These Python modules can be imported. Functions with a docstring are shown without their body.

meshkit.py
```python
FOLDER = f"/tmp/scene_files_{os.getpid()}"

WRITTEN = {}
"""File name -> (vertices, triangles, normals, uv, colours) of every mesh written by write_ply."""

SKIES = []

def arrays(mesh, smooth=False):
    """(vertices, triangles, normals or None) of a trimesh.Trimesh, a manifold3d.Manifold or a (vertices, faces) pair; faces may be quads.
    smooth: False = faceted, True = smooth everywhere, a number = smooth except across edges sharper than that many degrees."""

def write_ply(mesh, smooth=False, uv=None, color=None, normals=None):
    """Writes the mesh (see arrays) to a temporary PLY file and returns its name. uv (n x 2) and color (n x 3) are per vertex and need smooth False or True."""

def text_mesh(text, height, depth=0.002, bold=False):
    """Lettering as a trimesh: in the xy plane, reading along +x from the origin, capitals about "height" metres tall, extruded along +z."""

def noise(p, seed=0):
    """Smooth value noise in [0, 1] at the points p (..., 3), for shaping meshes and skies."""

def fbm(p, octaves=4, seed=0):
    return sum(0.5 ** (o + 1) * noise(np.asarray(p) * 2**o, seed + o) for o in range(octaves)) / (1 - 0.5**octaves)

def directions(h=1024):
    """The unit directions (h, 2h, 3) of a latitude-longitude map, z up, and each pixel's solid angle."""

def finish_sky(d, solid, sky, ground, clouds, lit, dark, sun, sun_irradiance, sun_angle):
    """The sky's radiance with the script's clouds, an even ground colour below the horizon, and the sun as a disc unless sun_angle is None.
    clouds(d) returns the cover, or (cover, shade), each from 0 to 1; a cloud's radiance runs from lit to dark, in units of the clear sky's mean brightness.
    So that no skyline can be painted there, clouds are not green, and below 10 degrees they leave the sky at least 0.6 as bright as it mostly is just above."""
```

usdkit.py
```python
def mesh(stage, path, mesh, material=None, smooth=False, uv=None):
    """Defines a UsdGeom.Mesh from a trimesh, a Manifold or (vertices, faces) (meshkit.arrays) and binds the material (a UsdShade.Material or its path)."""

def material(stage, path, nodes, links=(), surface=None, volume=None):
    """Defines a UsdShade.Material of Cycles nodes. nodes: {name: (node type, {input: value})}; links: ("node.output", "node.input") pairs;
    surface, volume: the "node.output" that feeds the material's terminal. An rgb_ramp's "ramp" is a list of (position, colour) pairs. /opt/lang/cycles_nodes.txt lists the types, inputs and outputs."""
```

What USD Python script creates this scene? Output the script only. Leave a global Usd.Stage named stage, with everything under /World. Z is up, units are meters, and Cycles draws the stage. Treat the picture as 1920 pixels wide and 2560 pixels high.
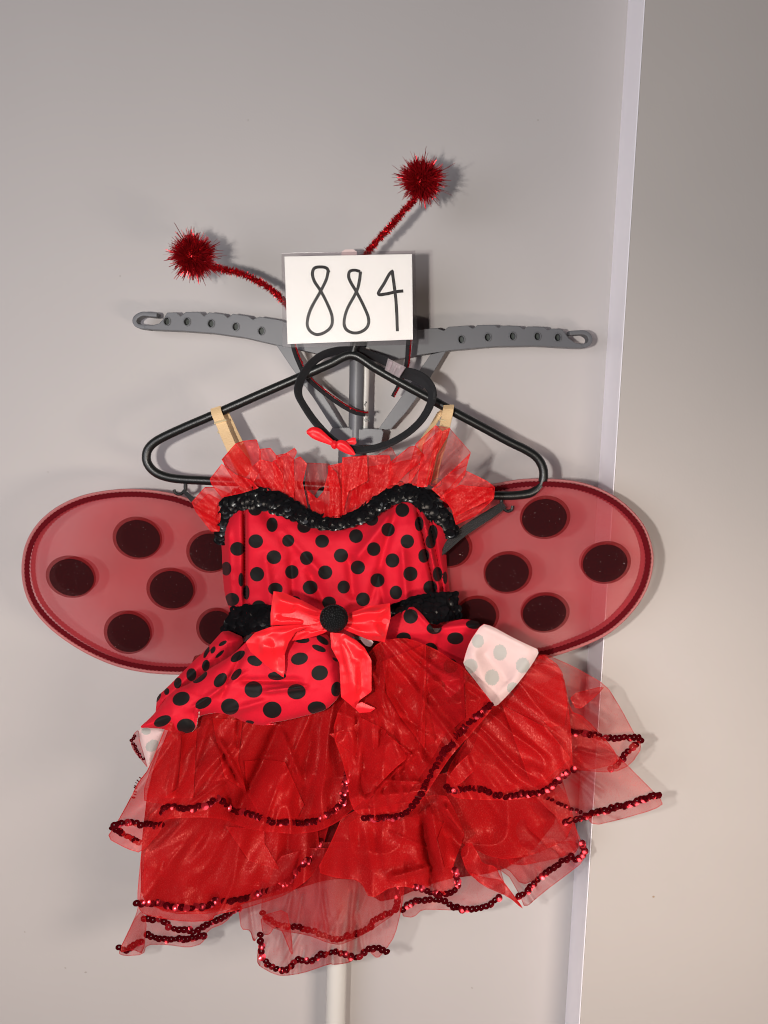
import math, random
import numpy as np, trimesh, shapely
from scipy.spatial import Delaunay
from shapely.geometry import Polygon, LineString, Point
import meshkit, usdkit
from pxr import Usd, UsdGeom, UsdLux, UsdShade, Sdf, Gf, Vt

stage = Usd.Stage.CreateInMemory()
UsdGeom.SetStageUpAxis(stage, "Z")
UsdGeom.SetStageMetersPerUnit(stage, 1.0)
UsdGeom.Xform.Define(stage, "/World")
random.seed(4)
rng = np.random.default_rng(4)

# ---------------------------------------------------------------- camera
LENS, DIST, EYE = 2070.0, 0.95, 1.35          # focal length in photo pixels, metres from the wall, eye height
PITCH, ROLL = math.radians(5.8), math.radians(2.06)
FWD = np.array([0, math.cos(PITCH), -math.sin(PITCH)])
r0, u0 = np.array([1.0, 0, 0]), np.array([0, math.sin(PITCH), math.cos(PITCH)])
RIGHT = math.cos(ROLL) * r0 + math.sin(ROLL) * u0
UP = math.cos(ROLL) * u0 - math.sin(ROLL) * r0
EYEP = np.array([0, -DIST, EYE])
cam = UsdGeom.Camera.Define(stage, "/World/camera")
m = np.eye(4); m[0, :3], m[1, :3], m[2, :3], m[3, :3] = RIGHT, UP, -FWD, EYEP
cam.AddTransformOp().Set(Gf.Matrix4d(m.tolist()))
cam.CreateHorizontalApertureAttr(36.0); cam.CreateVerticalApertureAttr(48.0)
cam.CreateFocalLengthAttr(36.0 * LENS / 1920)
cam.CreateClippingRangeAttr(Gf.Vec2f(0.02, 100))
cam.CreateExposureAttr(0.0)

# ---------------------------------------------------------------- lamps
def lamp(kind, name, pos, aim, power, color, **kw):
    l = getattr(UsdLux, kind).Define(stage, "/World/" + name)
    l.CreateIntensityAttr(power); l.CreateNormalizeAttr(True); l.CreateColorAttr(Gf.Vec3f(*color))
    for k, v in kw.items():
        getattr(l, "Create%sAttr" % k)(v)
    z = np.array(pos, float) - np.array(aim, float); z /= np.linalg.norm(z)
    x = np.cross([0, 0, 1.0], z); x = x / np.linalg.norm(x) if np.linalg.norm(x) > 1e-6 else np.array([1.0, 0, 0])
    y = np.cross(z, x)
    t = np.eye(4); t[0, :3], t[1, :3], t[2, :3], t[3, :3] = x, y, z, pos
    l.AddTransformOp().Set(Gf.Matrix4d(t.tolist()))
    return l
lamp("SphereLight", "flash_lamp", (-0.165, -0.97, 1.335), (0, 0, 1.2), 7.9, (1.0, 0.95, 0.88), Radius=0.016)
lamp("RectLight", "window_light", (-2.4, -3.8, 1.2), (0.1, 0, 1.0), 28.0, (0.95, 0.93, 1.0), Width=2.8, Height=2.2)
lamp("RectLight", "table_lamp", (0.42, -0.80, 1.08), (0.02, -0.22, 0.10), 2.5, (1.0, 0.85, 0.73), Width=0.30, Height=0.30)
lamp("RectLight", "side_lamp", (-0.85, -0.55, 0.95), (-0.55, -0.1, 0.2), 0.55, (1.0, 0.80, 0.62), Width=0.25, Height=0.25)

# ---------------------------------------------------------------- helpers
def U(p):
    """Photo pixel x, y and metres in front of the wall to points in the room."""
    p = np.atleast_2d(np.asarray(p, float))
    d = RIGHT * ((p[:, :1] - 960) / LENS) + UP * ((1280 - p[:, 1:2]) / LENS) + FWD
    return EYEP + d * ((DIST - p[:, 2]) / d[:, 1])[:, None]
def metre(px, d=0.1):
    return px * (DIST - d) / LENS
VIEW = dict(F=(0, 0, 1.1573), R1=(300, 350, .5184), R2=(640, 600, .5425), R3=(320, 840, .6631), R4=(0, 1160, .3978), R5=(1060, 1160, .3978),
            R6=(480, 1140, .4581), S1=(300, 1480, .4219), A=(260, 1560, .3014), B=(660, 1560, .3617), C=(1100, 1560, .3617),
            D=(260, 1940, .3014), E=(560, 2000, .3014), G=(980, 2000, .3014), N7=(440, 1000, .2652), N8=(840, 1000, .2652))
def V(view, *pts):
    ox, oy, s = VIEW[view]
    return [(ox + s * x, oy + s * y) for x, y in pts]
def curve(pts, step, closed=False):
    """Catmull-Rom through the points (any dimension), resampled about every step."""
    P = np.asarray(pts, float)
    if closed: P = np.vstack([P[-1], P, P[0], P[1]])
    else: P = np.vstack([2 * P[0] - P[1], P, 2 * P[-1] - P[-2]])
    out = []
    for i in range(1, len(P) - 2):
        n = max(2, int(np.linalg.norm(P[i + 1] - P[i]) / step * 3))
        t = np.linspace(0, 1, n, endpoint=False)[:, None]
        a, b, c, e = P[i - 1], P[i], P[i + 1], P[i + 2]
        out.append(0.5 * (2 * b + (c - a) * t + (2 * a - 5 * b + 4 * c - e) * t ** 2 + (3 * b - a - 3 * c + e) * t ** 3))
    Q = np.vstack(out + [P[-2][None]])
    s = np.r_[0, np.cumsum(np.linalg.norm(np.diff(Q, axis=0), axis=1))]
    n = max(3, int(round(s[-1] / step)) + 1)
    g = np.linspace(0, s[-1], n)
    R = np.stack([np.interp(g, s, Q[:, k]) for k in range(Q.shape[1])], 1)
    return R[:-1] if closed else R
def frames(P, closed=False, ref=None):
    T = np.gradient(P, axis=0) if not closed else np.roll(P, -1, 0) - np.roll(P, 1, 0)
    T /= np.maximum(np.linalg.norm(T, axis=1, keepdims=True), 1e-12)
    N = np.zeros_like(P)
    n = np.array([0, -1.0, 0]) if ref is None else np.asarray(ref, float)
    for i in range(len(P)):
        n = n - T[i] * (n @ T[i])
        if np.linalg.norm(n) < 1e-6: n = np.cross(T[i], [1, 0, 0.3])
        n = n / np.linalg.norm(n); N[i] = n
    return T, N, np.cross(T, N)
def loft(rings, closed=False, caps=True):
    """rings: (n, k, 3) closed cross sections."""
    n, k, _ = rings.shape
    v = rings.reshape(-1, 3); f = []
    for i in range(n if closed else n - 1):
        a, b = i * k + np.arange(k), ((i + 1) % n) * k + np.arange(k)
        a2, b2 = np.roll(a, -1), np.roll(b, -1)
        f += [np.stack([a, a2, b2], 1), np.stack([a, b2, b], 1)]
    f = np.vstack(f)
    if caps and not closed:
        c0, c1 = len(v), len(v) + 1
        v = np.vstack([v, rings[0].mean(0), rings[-1].mean(0)])
        a = np.arange(k); e = (n - 1) * k + np.arange(k)
        f = np.vstack([f, np.stack([np.roll(a, -1), a, np.full(k, c0)], 1), np.stack([e, np.roll(e, -1), np.full(k, c1)], 1)])
    return v, f
def tube(P, r, sides=12, closed=False, flat=1.0):
    T, N, B = frames(P, closed)
    r = np.broadcast_to(np.asarray(r, float), (len(P),))
    a = np.linspace(0, 2 * np.pi, sides, endpoint=False)
    R = P[:, None] + r[:, None, None] * (np.cos(a)[None, :, None] * N[:, None] * flat + np.sin(a)[None, :, None] * B[:, None])
    return loft(R, closed)
def ribbon(P, width, thick, side, closed=False):
    """A band along P; side: the direction(s) of its width."""
    T = np.gradient(P, axis=0) if not closed else np.roll(P, -1, 0) - np.roll(P, 1, 0)
    T /= np.linalg.norm(T, axis=1, keepdims=True)
    S = np.broadcast_to(np.asarray(side, float), P.shape)
    S = S - T * (S * T).sum(1, keepdims=True); S = S / np.linalg.norm(S, axis=1, keepdims=True)
    N = np.cross(T, S)
    w = np.broadcast_to(np.asarray(width, float), (len(P),))[:, None] / 2
    t = thick / 2
    R = np.stack([P + S * w * .96 + N * t, P + S * w - 0 * N, P + S * w * .96 - N * t, P - S * w * .96 - N * t, P - S * w, P - S * w * .96 + N * t], 1)
    return loft(R, closed)
def join(meshes):
    v, f, n = [], [], 0
    for a, b in meshes:
        v.append(a); f.append(np.asarray(b) + n); n += len(a)
    return np.vstack(v), np.vstack(f)
def tm(m):
    return np.array(m.vertices), np.array(m.faces)
def plate(poly, d_front, thick, holes=()):
    """A solid plate parallel to the wall cut to the outline (photo pixels at its front face)."""
    def ring(p):
        return U(np.c_[np.asarray(p, float), np.full(len(p), d_front)])[:, [0, 2]]
    g = Polygon(ring(poly), [ring(h) for h in holes]).buffer(0)
    m = trimesh.creation.extrude_polygon(max(getattr(g, "geoms", [g]), key=lambda q: q.area), thick, engine="earcut")
    v = np.array(m.vertices)
    return np.stack([v[:, 0], -d_front + v[:, 2], v[:, 1]], 1), np.array(m.faces)[:, ::-1]
def circ(x, y, rx, ry=None, n=28, rot=0):
    a = np.linspace(0, 2 * np.pi, n, endpoint=False); ry = ry or rx
    c, s = math.cos(math.radians(rot)), math.sin(math.radians(rot))
    X, Y = rx * np.cos(a), ry * np.sin(a)
    return np.stack([x + c * X - s * Y, y + s * X + c * Y], 1)
def fb(x, y, scale, seed, octs=3):
    return meshkit.fbm(np.stack([x / scale + seed * 3.1, y / scale - seed * 1.7, np.full_like(x, seed * .73)], -1), octs, seed) - .5
def ridge(x, y, scale, seed, octs=2):
    o = 0
    for k in range(octs):
        s = scale / 1.9 ** k
        wx, wy = x + 30 * fb(x, y, s * 1.6, seed + 11, 2), y + 30 * fb(x, y, s * 1.6, seed + 23, 2)
        n = meshkit.noise(np.stack([wx / s + 9.1 * k + seed, wy / s + seed * 2.3, np.full_like(x, seed * 1.37)], -1), seed + k)
        o = o + (1 - np.abs(2 * n - 1) * 2) * .55 ** k
    return o / 1.5
def pleat(x, y, cx, cy, k, seed):
    th, r = np.arctan2(y - cy, x - cx), np.hypot(x - cx, y - cy)
    q = meshkit.fbm(np.stack([th * k + .5 * fb(x, y, 160, seed + 3, 2), r / 420.0, np.full_like(x, seed * 2.17)], -1), 3, seed)
    return (1 - np.abs(2 * q - 1) * 2.4)
def crease(x, y, lines):
    """lines: (x0, y0, x1, y1, half width px, height m): soft ridges or valleys with a sharp top."""
    o = np.zeros_like(x)
    for x0, y0, x1, y1, w, h in lines:
        L = math.hypot(x1 - x0, y1 - y0); ux, uy = (x1 - x0) / L, (y1 - y0) / L
        t = ((x - x0) * ux + (y - y0) * uy) / L; e = np.abs((x - x0) * -uy + (y - y0) * ux)
        o += h * np.exp(-(e / w) ** 1.7) * np.clip(np.minimum(t + .15, 1.15 - t) * 5, 0, 1)
    return o
def cloth(poly, depth, step=6.0, smooth_edge=True):
    """A sheet of cloth: the outline in photo pixels, depth(x, y, edge) in metres. Returns vertices, faces, pixels, edge distance."""
    P = np.asarray(poly, float)
    if smooth_edge:
        Q = np.empty((2 * len(P), 2)); N = np.roll(P, -1, 0)
        Q[0::2], Q[1::2] = .8 * P + .2 * N, .2 * P + .8 * N; P = Q
    g = Polygon(P).buffer(0)
    g = max(getattr(g, "geoms", [g]), key=lambda q: q.area)
    b = g.exterior
    n = max(8, int(b.length / step))
    edge = np.array([b.interpolate(i / n, normalized=True).coords[0] for i in range(n)])
    x0, y0, x1, y1 = g.bounds
    gx, gy = np.meshgrid(np.arange(x0, x1, step), np.arange(y0, y1, step * .87))
    gx = gx + (np.arange(gx.shape[0]) % 2)[:, None] * step / 2
    p = np.c_[gx.ravel(), gy.ravel()]
    p = p[shapely.contains_xy(g.buffer(-.55 * step), p[:, 0], p[:, 1])] if g.buffer(-.55 * step).area > 0 else np.zeros((0, 2))
    p = np.vstack([edge, p])
    f = Delaunay(p).simplices
    c = p[f].mean(1)
    f = f[shapely.contains_xy(g.buffer(.01), c[:, 0], c[:, 1])]
    e1, e2 = p[f[:, 1]] - p[f[:, 0]], p[f[:, 2]] - p[f[:, 0]]
    cr = e1[:, 0] * e2[:, 1] - e1[:, 1] * e2[:, 0]
    f = f[np.abs(cr) > 1e-3]; cr = cr[np.abs(cr) > 1e-3]
    f[cr > 0] = f[cr > 0][:, ::-1]
    ed = shapely.distance(b, shapely.points(p))
    d = depth(p[:, 0], p[:, 1], ed)
    return U(np.c_[p, d]), f, p, ed

used = {}
def path_for(parent, name):
    k = (str(parent), name); used[k] = used.get(k, -1) + 1
    return "%s/%s%s" % (parent, name, "_%03d" % used[k] if used[k] else "")
def tag(prim, **kw):
    for k, v in kw.items():
        if v: prim.SetCustomDataByKey(k, v)
    return prim
def thing(name, label, category, origin, group=None):
    x = UsdGeom.Xform.Define(stage, path_for("/World", name))
    x.AddTranslateOp().Set(Gf.Vec3d(*map(float, origin)))
    tag(x.GetPrim(), label=label, category=category, group=group)
    ORIGIN[str(x.GetPath())] = np.array(origin, float)
    return str(x.GetPath())
ORIGIN = {}
def part(parent, name, mesh, mat, smooth=30, attrs=None, **kw):
    """One mesh of the scene, its points given in room coordinates."""
    path = path_for(parent, name)
    root = "/".join(path.split("/")[:3])
    v, f = np.asarray(mesh[0], float), np.asarray(mesh[1])
    if attrs: smooth = True
    p = usdkit.mesh(stage, path, (v - ORIGIN.get(root, 0), f), mat, smooth)
    for k, a in (attrs or {}).items():
        UsdGeom.PrimvarsAPI(p).CreatePrimvar(k, Sdf.ValueTypeNames.FloatArray, "vertex").Set(Vt.FloatArray.FromNumpy(np.asarray(a, np.float32)))
    tag(p.GetPrim(), **kw)
    return path

# ---------------------------------------------------------------- materials
def mat(name, nodes, links, surface):
    return usdkit.material(stage, "/World/Looks/" + name, nodes, links, surface=surface)
def plain(name, color, rough=.5, metallic=0.0, bump=0.0, scale=300.0, vary=.06, bevel=0.0, **kw):
    nodes = {"tc": ("texture_coordinate", {}), "n": ("noise_texture", {"scale": scale, "detail": 4.0}),
             "n2": ("noise_texture", {"scale": 9.0, "detail": 3.0}),
             "v": ("mix", {"mix_type": "mix", "color1": [c * (1 - vary) for c in color], "color2": [min(1, c * (1 + vary)) for c in color]}),
             "p": ("principled_bsdf", {"roughness": rough, "metallic": metallic, **kw})}
    links = [("tc.object", "n.vector"), ("tc.object", "n2.vector"), ("n2.fac", "v.fac"), ("v.color", "p.base_color")]
    last = None
    if bevel:
        nodes["bev"] = ("bevel", {"radius": bevel, "samples": 4}); last = "bev.bevel"
    if bump:
        nodes["b"] = ("bump", {"strength": 1.0, "distance": bump}); links.append(("n.fac", "b.height"))
        if last: links.append((last, "b.normal"))
        last = "b.normal"
    if last: links.append((last, "p.normal"))
    return mat(name, nodes, links, "p.BSDF")
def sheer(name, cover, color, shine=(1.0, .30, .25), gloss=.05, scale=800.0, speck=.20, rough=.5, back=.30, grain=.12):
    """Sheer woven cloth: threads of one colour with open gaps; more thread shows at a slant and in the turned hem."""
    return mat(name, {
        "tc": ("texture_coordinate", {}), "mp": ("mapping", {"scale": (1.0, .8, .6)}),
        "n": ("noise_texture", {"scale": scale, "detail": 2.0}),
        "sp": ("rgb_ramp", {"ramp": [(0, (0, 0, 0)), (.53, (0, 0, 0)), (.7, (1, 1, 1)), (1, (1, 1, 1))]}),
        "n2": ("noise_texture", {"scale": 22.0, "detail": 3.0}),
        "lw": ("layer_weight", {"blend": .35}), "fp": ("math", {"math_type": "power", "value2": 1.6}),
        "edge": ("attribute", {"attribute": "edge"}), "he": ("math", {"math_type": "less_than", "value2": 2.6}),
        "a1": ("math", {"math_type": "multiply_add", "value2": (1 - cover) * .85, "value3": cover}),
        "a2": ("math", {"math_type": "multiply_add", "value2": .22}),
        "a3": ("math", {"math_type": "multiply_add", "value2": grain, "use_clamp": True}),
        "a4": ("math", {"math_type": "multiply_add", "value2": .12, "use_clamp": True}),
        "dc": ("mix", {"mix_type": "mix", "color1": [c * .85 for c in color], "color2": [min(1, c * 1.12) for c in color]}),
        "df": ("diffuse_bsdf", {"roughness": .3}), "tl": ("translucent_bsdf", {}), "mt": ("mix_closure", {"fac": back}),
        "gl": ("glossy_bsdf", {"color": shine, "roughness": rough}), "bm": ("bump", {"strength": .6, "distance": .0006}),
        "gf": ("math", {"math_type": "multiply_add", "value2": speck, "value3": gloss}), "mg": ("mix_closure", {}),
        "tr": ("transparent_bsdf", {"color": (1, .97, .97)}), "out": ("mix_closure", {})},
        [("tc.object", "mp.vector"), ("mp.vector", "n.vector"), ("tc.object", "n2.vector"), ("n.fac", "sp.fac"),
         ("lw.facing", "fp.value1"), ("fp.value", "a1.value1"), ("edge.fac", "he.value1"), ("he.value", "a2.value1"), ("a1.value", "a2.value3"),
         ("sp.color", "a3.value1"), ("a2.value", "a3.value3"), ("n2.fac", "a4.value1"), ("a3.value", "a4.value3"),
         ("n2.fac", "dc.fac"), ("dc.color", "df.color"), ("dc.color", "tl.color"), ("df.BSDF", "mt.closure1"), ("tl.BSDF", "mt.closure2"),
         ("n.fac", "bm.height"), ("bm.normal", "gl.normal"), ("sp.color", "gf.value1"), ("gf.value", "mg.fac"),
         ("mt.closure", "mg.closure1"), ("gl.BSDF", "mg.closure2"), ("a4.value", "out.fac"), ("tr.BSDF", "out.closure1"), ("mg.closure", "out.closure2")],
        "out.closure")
def dotted(name, red, black, rough=.68, sheen=.08, fuzz=.03):
    """Knitted cloth printed with round dots: the print is the mesh's own attribute."""
    return mat(name, {
        "tc": ("texture_coordinate", {}), "n": ("noise_texture", {"scale": 900.0, "detail": 3.0}), "n2": ("noise_texture", {"scale": 30.0, "detail": 4.0}),
        "at": ("attribute", {"attribute": "dots"}), "nz": ("math", {"math_type": "multiply_add", "value2": fuzz, "value3": -fuzz / 2}),
        "ad": ("math", {"math_type": "add"}), "th": ("math", {"math_type": "multiply_add", "value2": -22.0, "value3": .5, "use_clamp": True}),
        "rc": ("mix", {"mix_type": "mix", "color1": [c * .86 for c in red], "color2": [c * 1.14 for c in red]}),
        "mx": ("mix", {"mix_type": "mix", "color2": black}), "bm": ("bump", {"strength": .5, "distance": .0005}),
        "p": ("principled_bsdf", {"roughness": rough, "specular_ior_level": .18, "sheen_weight": sheen, "sheen_roughness": .4, "sheen_tint": (1, .35, .4)})},
        [("tc.object", "n.vector"), ("tc.object", "n2.vector"), ("n.fac", "nz.value1"), ("at.fac", "ad.value1"), ("nz.value", "ad.value2"), ("ad.value", "th.value1"),
         ("n2.fac", "rc.fac"), ("rc.color", "mx.color1"), ("th.value", "mx.fac"), ("mx.color", "p.base_color"), ("n.fac", "bm.height"), ("bm.normal", "p.normal")],
        "p.BSDF")

M_wall = plain("wall_paint", (.445, .417, .411), .55, bump=.00007, scale=420, vary=.025)
M_wall2 = plain("wall_paint_beyond", (.425, .392, .374), .55, bump=.00007, scale=420, vary=.03)
M_trim = plain("white_trim", (.92, .89, .95), .4, bump=.00012, scale=200, vary=.02, bevel=.0012)
M_grey = plain("grey_plastic", (.115, .117, .128), .42, bump=.00006, scale=900, bevel=.0012)
M_greyd = plain("dark_grey_plastic", (.035, .045, .04), .5)
M_pole = plain("white_pole", (.58, .56, .53), .35)
M_ink = plain("black_ink", (.012, .011, .01), .45)
M_paper = plain("white_card", (.83, .83, .79), .5, bump=.00006, scale=500, vary=.02)
M_black = plain("black_plastic", (.008, .009, .009), .33, bump=.00012, scale=1400, bevel=.0006)
M_velvet = plain("black_velvet", (.006, .006, .008), .8, bump=.0004, scale=1500, sheen_weight=.06, sheen_roughness=.4)
M_clear = mat("clear_plastic", {"fr": ("fresnel", {"IOR": 1.5}), "k": ("math", {"math_type": "multiply_add", "value2": 1.3, "value3": .16, "use_clamp": True}),
    "t": ("transparent_bsdf", {"color": (.9, .85, .87)}), "g": ("principled_bsdf", {"base_color": (.75, .68, .70), "roughness": .12}), "o": ("mix_closure", {})},
    [("fr.fac", "k.value1"), ("k.value", "o.fac"), ("t.BSDF", "o.closure1"), ("g.BSDF", "o.closure2")], "o.closure")
M_film = mat("laminate_film", {"fr": ("fresnel", {"IOR": 1.45}), "t": ("transparent_bsdf", {"color": (.965, .955, .96)}), "g": ("glossy_bsdf", {"color": (.9, .9, .9), "roughness": .16}),
    "o": ("mix_closure", {})}, [("fr.fac", "o.fac"), ("t.BSDF", "o.closure1"), ("g.BSDF", "o.closure2")], "o.closure")
M_foil = plain("red_tinsel", (.52, .012, .020), .24, metallic=.7, vary=.2)
M_sequin = plain("red_sequin", (.20, .004, .010), .2, metallic=.8, vary=.15)
M_sequin2 = plain("bright_red_sequin", (.50, .018, .03), .2, metallic=.7, vary=.15)
M_bsequin = plain("black_sequin", (.005, .005, .006), .22, metallic=0, specular_ior_level=.13)
M_bead = plain("black_bead", (.005, .005, .005), .12, specular_ior_level=.3)
M_strap = plain("beige_elastic", (.66, .46, .25), .6, bump=.0006, scale=700, vary=.08)
M_gold = plain("gold_slider", (.80, .66, .40), .25, metallic=.4)
M_elastic = plain("black_elastic", (.010, .010, .011), .65, bump=.0005, scale=600)
M_satin = mat("red_satin", {"tc": ("texture_coordinate", {}), "mp": ("mapping", {"scale": (1.0, 1.0, .12)}), "n": ("noise_texture", {"scale": 900.0, "detail": 3.0}),
    "n2": ("noise_texture", {"scale": 60.0, "detail": 4.0}), "b": ("bump", {"strength": .6, "distance": .0004}), "b2": ("bump", {"strength": .2, "distance": .0010}),
    "r": ("math", {"math_type": "multiply_add", "value2": .2, "value3": .34}),
    "p": ("principled_bsdf", {"base_color": (.70, .012, .020), "specular_ior_level": .6, "specular_tint": (1, .6, .58), "anisotropic": .6, "sheen_weight": .4, "sheen_roughness": .3, "sheen_tint": (1, .35, .38)})},
    [("tc.object", "mp.vector"), ("mp.vector", "n.vector"), ("tc.object", "n2.vector"), ("n2.fac", "b2.height"), ("b2.normal", "b.normal"), ("n.fac", "b.height"), ("n2.fac", "r.value1"), ("r.value", "p.roughness"), ("b.normal", "p.normal")], "p.BSDF")
M_lining = plain("pink_white_lining", (.72, .56, .55), .8, bump=.0005, scale=800, vary=.05)
M_rim = plain("pink_rim_cloth", (.40, .12, .12), .6, bump=.0006, scale=500, vary=.15)
M_org = sheer("red_organza", .47, (.51, .007, .010), back=.2)
M_org_light = sheer("red_tulle", .36, (.40, .005, .009), gloss=.05, speck=.14, back=.22)
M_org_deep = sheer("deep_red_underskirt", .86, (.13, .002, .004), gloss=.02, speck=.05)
M_ruffle = sheer("ruffle_organza", .55, (.72, .006, .012), gloss=.05, speck=.2, back=.3)
M_mesh = sheer("wing_mesh", .35, (.56, .060, .078), gloss=.03, scale=900.0, speck=.03, grain=.05, back=.3)
M_seam = plain("wing_seam", (.085, .003, .006), .85, specular_ior_level=.05)
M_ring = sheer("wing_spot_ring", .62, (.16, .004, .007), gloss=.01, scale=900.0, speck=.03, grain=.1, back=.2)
M_spot = mat("wing_glitter_spot", {
    "tc": ("texture_coordinate", {}), "n": ("noise_texture", {"scale": 520.0, "detail": 3.0}), "w": ("voronoi_texture", {"scale": 260.0}),
    "g": ("rgb_ramp", {"ramp": [(0, (1, 1, 1)), (.05, (1, 1, 1)), (.09, (0, 0, 0)), (1, (0, 0, 0))]}),
    "f": ("math", {"math_type": "multiply_add", "value2": .30, "value3": .62, "use_clamp": True}),
    "p": ("principled_bsdf", {"base_color": (.018, .002, .003), "roughness": .75, "specular_ior_level": .08}),
    "gl": ("glossy_bsdf", {"color": (.9, .7, .7), "roughness": .25}), "bm": ("bump", {"strength": 1.0, "distance": .002}),
    "m": ("mix_closure", {}), "tr": ("transparent_bsdf", {"color": (1, .6, .6)}), "o": ("mix_closure", {})},
    [("tc.object", "n.vector"), ("tc.object", "w.vector"), ("w.distance", "g.fac"), ("n.fac", "f.value1"), ("n.fac", "bm.height"), ("bm.normal", "gl.normal"),
     ("g.color", "m.fac"), ("p.BSDF", "m.closure1"), ("gl.BSDF", "m.closure2"), ("f.value", "o.fac"), ("tr.BSDF", "o.closure1"), ("m.closure", "o.closure2")], "o.closure")
M_dots = dotted("dotted_red_knit", (.53, .006, .021), (.0055, .005, .005))
M_dots_back = dotted("dotted_white_reverse", (.58, .42, .41), (.36, .345, .325), rough=.85, sheen=.02, fuzz=.5)

# ---------------------------------------------------------------- setting
def wallbox(x0, x1, z0, z1, d0, d1, slope=0.0):
    v = []
    for y in (-d1, -d0):
        v += [(x0, y, z0), (x1, y, z0), (x1, y, z1), (x0, y, z1)]
    f = [(0, 1, 2, 3), (5, 4, 7, 6), (4, 0, 3, 7), (1, 5, 6, 2), (3, 2, 6, 7), (4, 5, 1, 0)]
    f = [t for a, b, c, e in f for t in ((a, b, c), (a, c, e))]
    return np.array(v, float), np.array(f)
STEP = .063                                    # the right part of the wall stands forward by this much
sx = U([(1494, 1280, 0)])[0, 0]
w = part("/World", "wall", wallbox(-2.2, sx + .05, -.2, 2.8, -.1, 0), M_wall, False, kind="structure")
w2 = part("/World", "wall_projecting", wallbox(sx, 2.4, -.2, 2.8, -.1, STEP), M_wall2, False, kind="structure")
w3 = part("/World", "wall_trim", wallbox(sx - .0012, sx - .0002, -.2, 2.8, -.1, STEP - .0003), M_trim, False, kind="structure")
M_mark = plain("wall_mark", (.33, .30, .28), .7)
for k_, (mx, my, mr) in enumerate([(214, 2431, 2.0), (163, 2420, 1.5), (62, 2330, 1.4), (300, 690, 1.3), (1120, 1860, 1.2), (620, 300, 1.3), (1345, 300, 1.5), (120, 1180, 1.2), (1180, 2470, 1.6)]):
    part(w, "scuff", plate(circ(mx, my, mr * 1.6, mr, 7, 30 * k_), .0002, .001), M_mark)
part(w2, "paint_chip", plate(circ(1634, 2242, 3.2, 2.4, 7), STEP + .0002, .001), plain("chip_brown", (.3, .22, .15), .7))

# ---------------------------------------------------------------- grey stand
st = thing("garment_stand", "grey plastic garment stand with notched arms on a white pole against the wall", "clothes stand", U([(842, 2560, .03)])[0])
def mir(p): return p
armL = V("R1", (150, 914), (300, 920), (450, 931), (600, 952), (750, 987), (860, 1010)) + V("R2", (300, 528), (435, 553), (540, 560), (640, 552), (760, 528), (900, 508), (1100, 490), (1300, 487), (1470, 497), (1512, 497), (1500, 480), (1470, 474), (1440, 452), (1412, 413), (1365, 407), (1345, 416), (1330, 402), (1252, 398), (1234, 412), (1216, 398), (1132, 394), (1118, 405), (1100, 392), (1020, 392), (1000, 408), (975, 394), (886, 400), (866, 418), (830, 405), (745, 414)) + V("R1", (1350, 845), (1100, 850), (900, 858), (802, 880), (770, 868), (672, 852), (640, 866), (620, 850), (545, 838), (520, 858), (500, 840), (430, 831), (405, 850), (385, 830), (318, 829), (292, 850), (272, 832), (228, 832), (210, 862), (190, 884), (160, 893), (120, 893), (118, 908))
holesL = [(225, 874), (322, 876), (438, 885), (557, 900), (681, 921)]
holesR = [(946, 458), (1068, 448), (1183, 443), (1297, 444), (1391, 449)]
HL, HR = V("R1", *holesL), V("R2", *holesR)
arm = plate(armL, .035, .016, [circ(x, y, 7.0, 9.0, 20) for x, y in HL + HR])
part(st, "arm", arm, M_grey)
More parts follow.
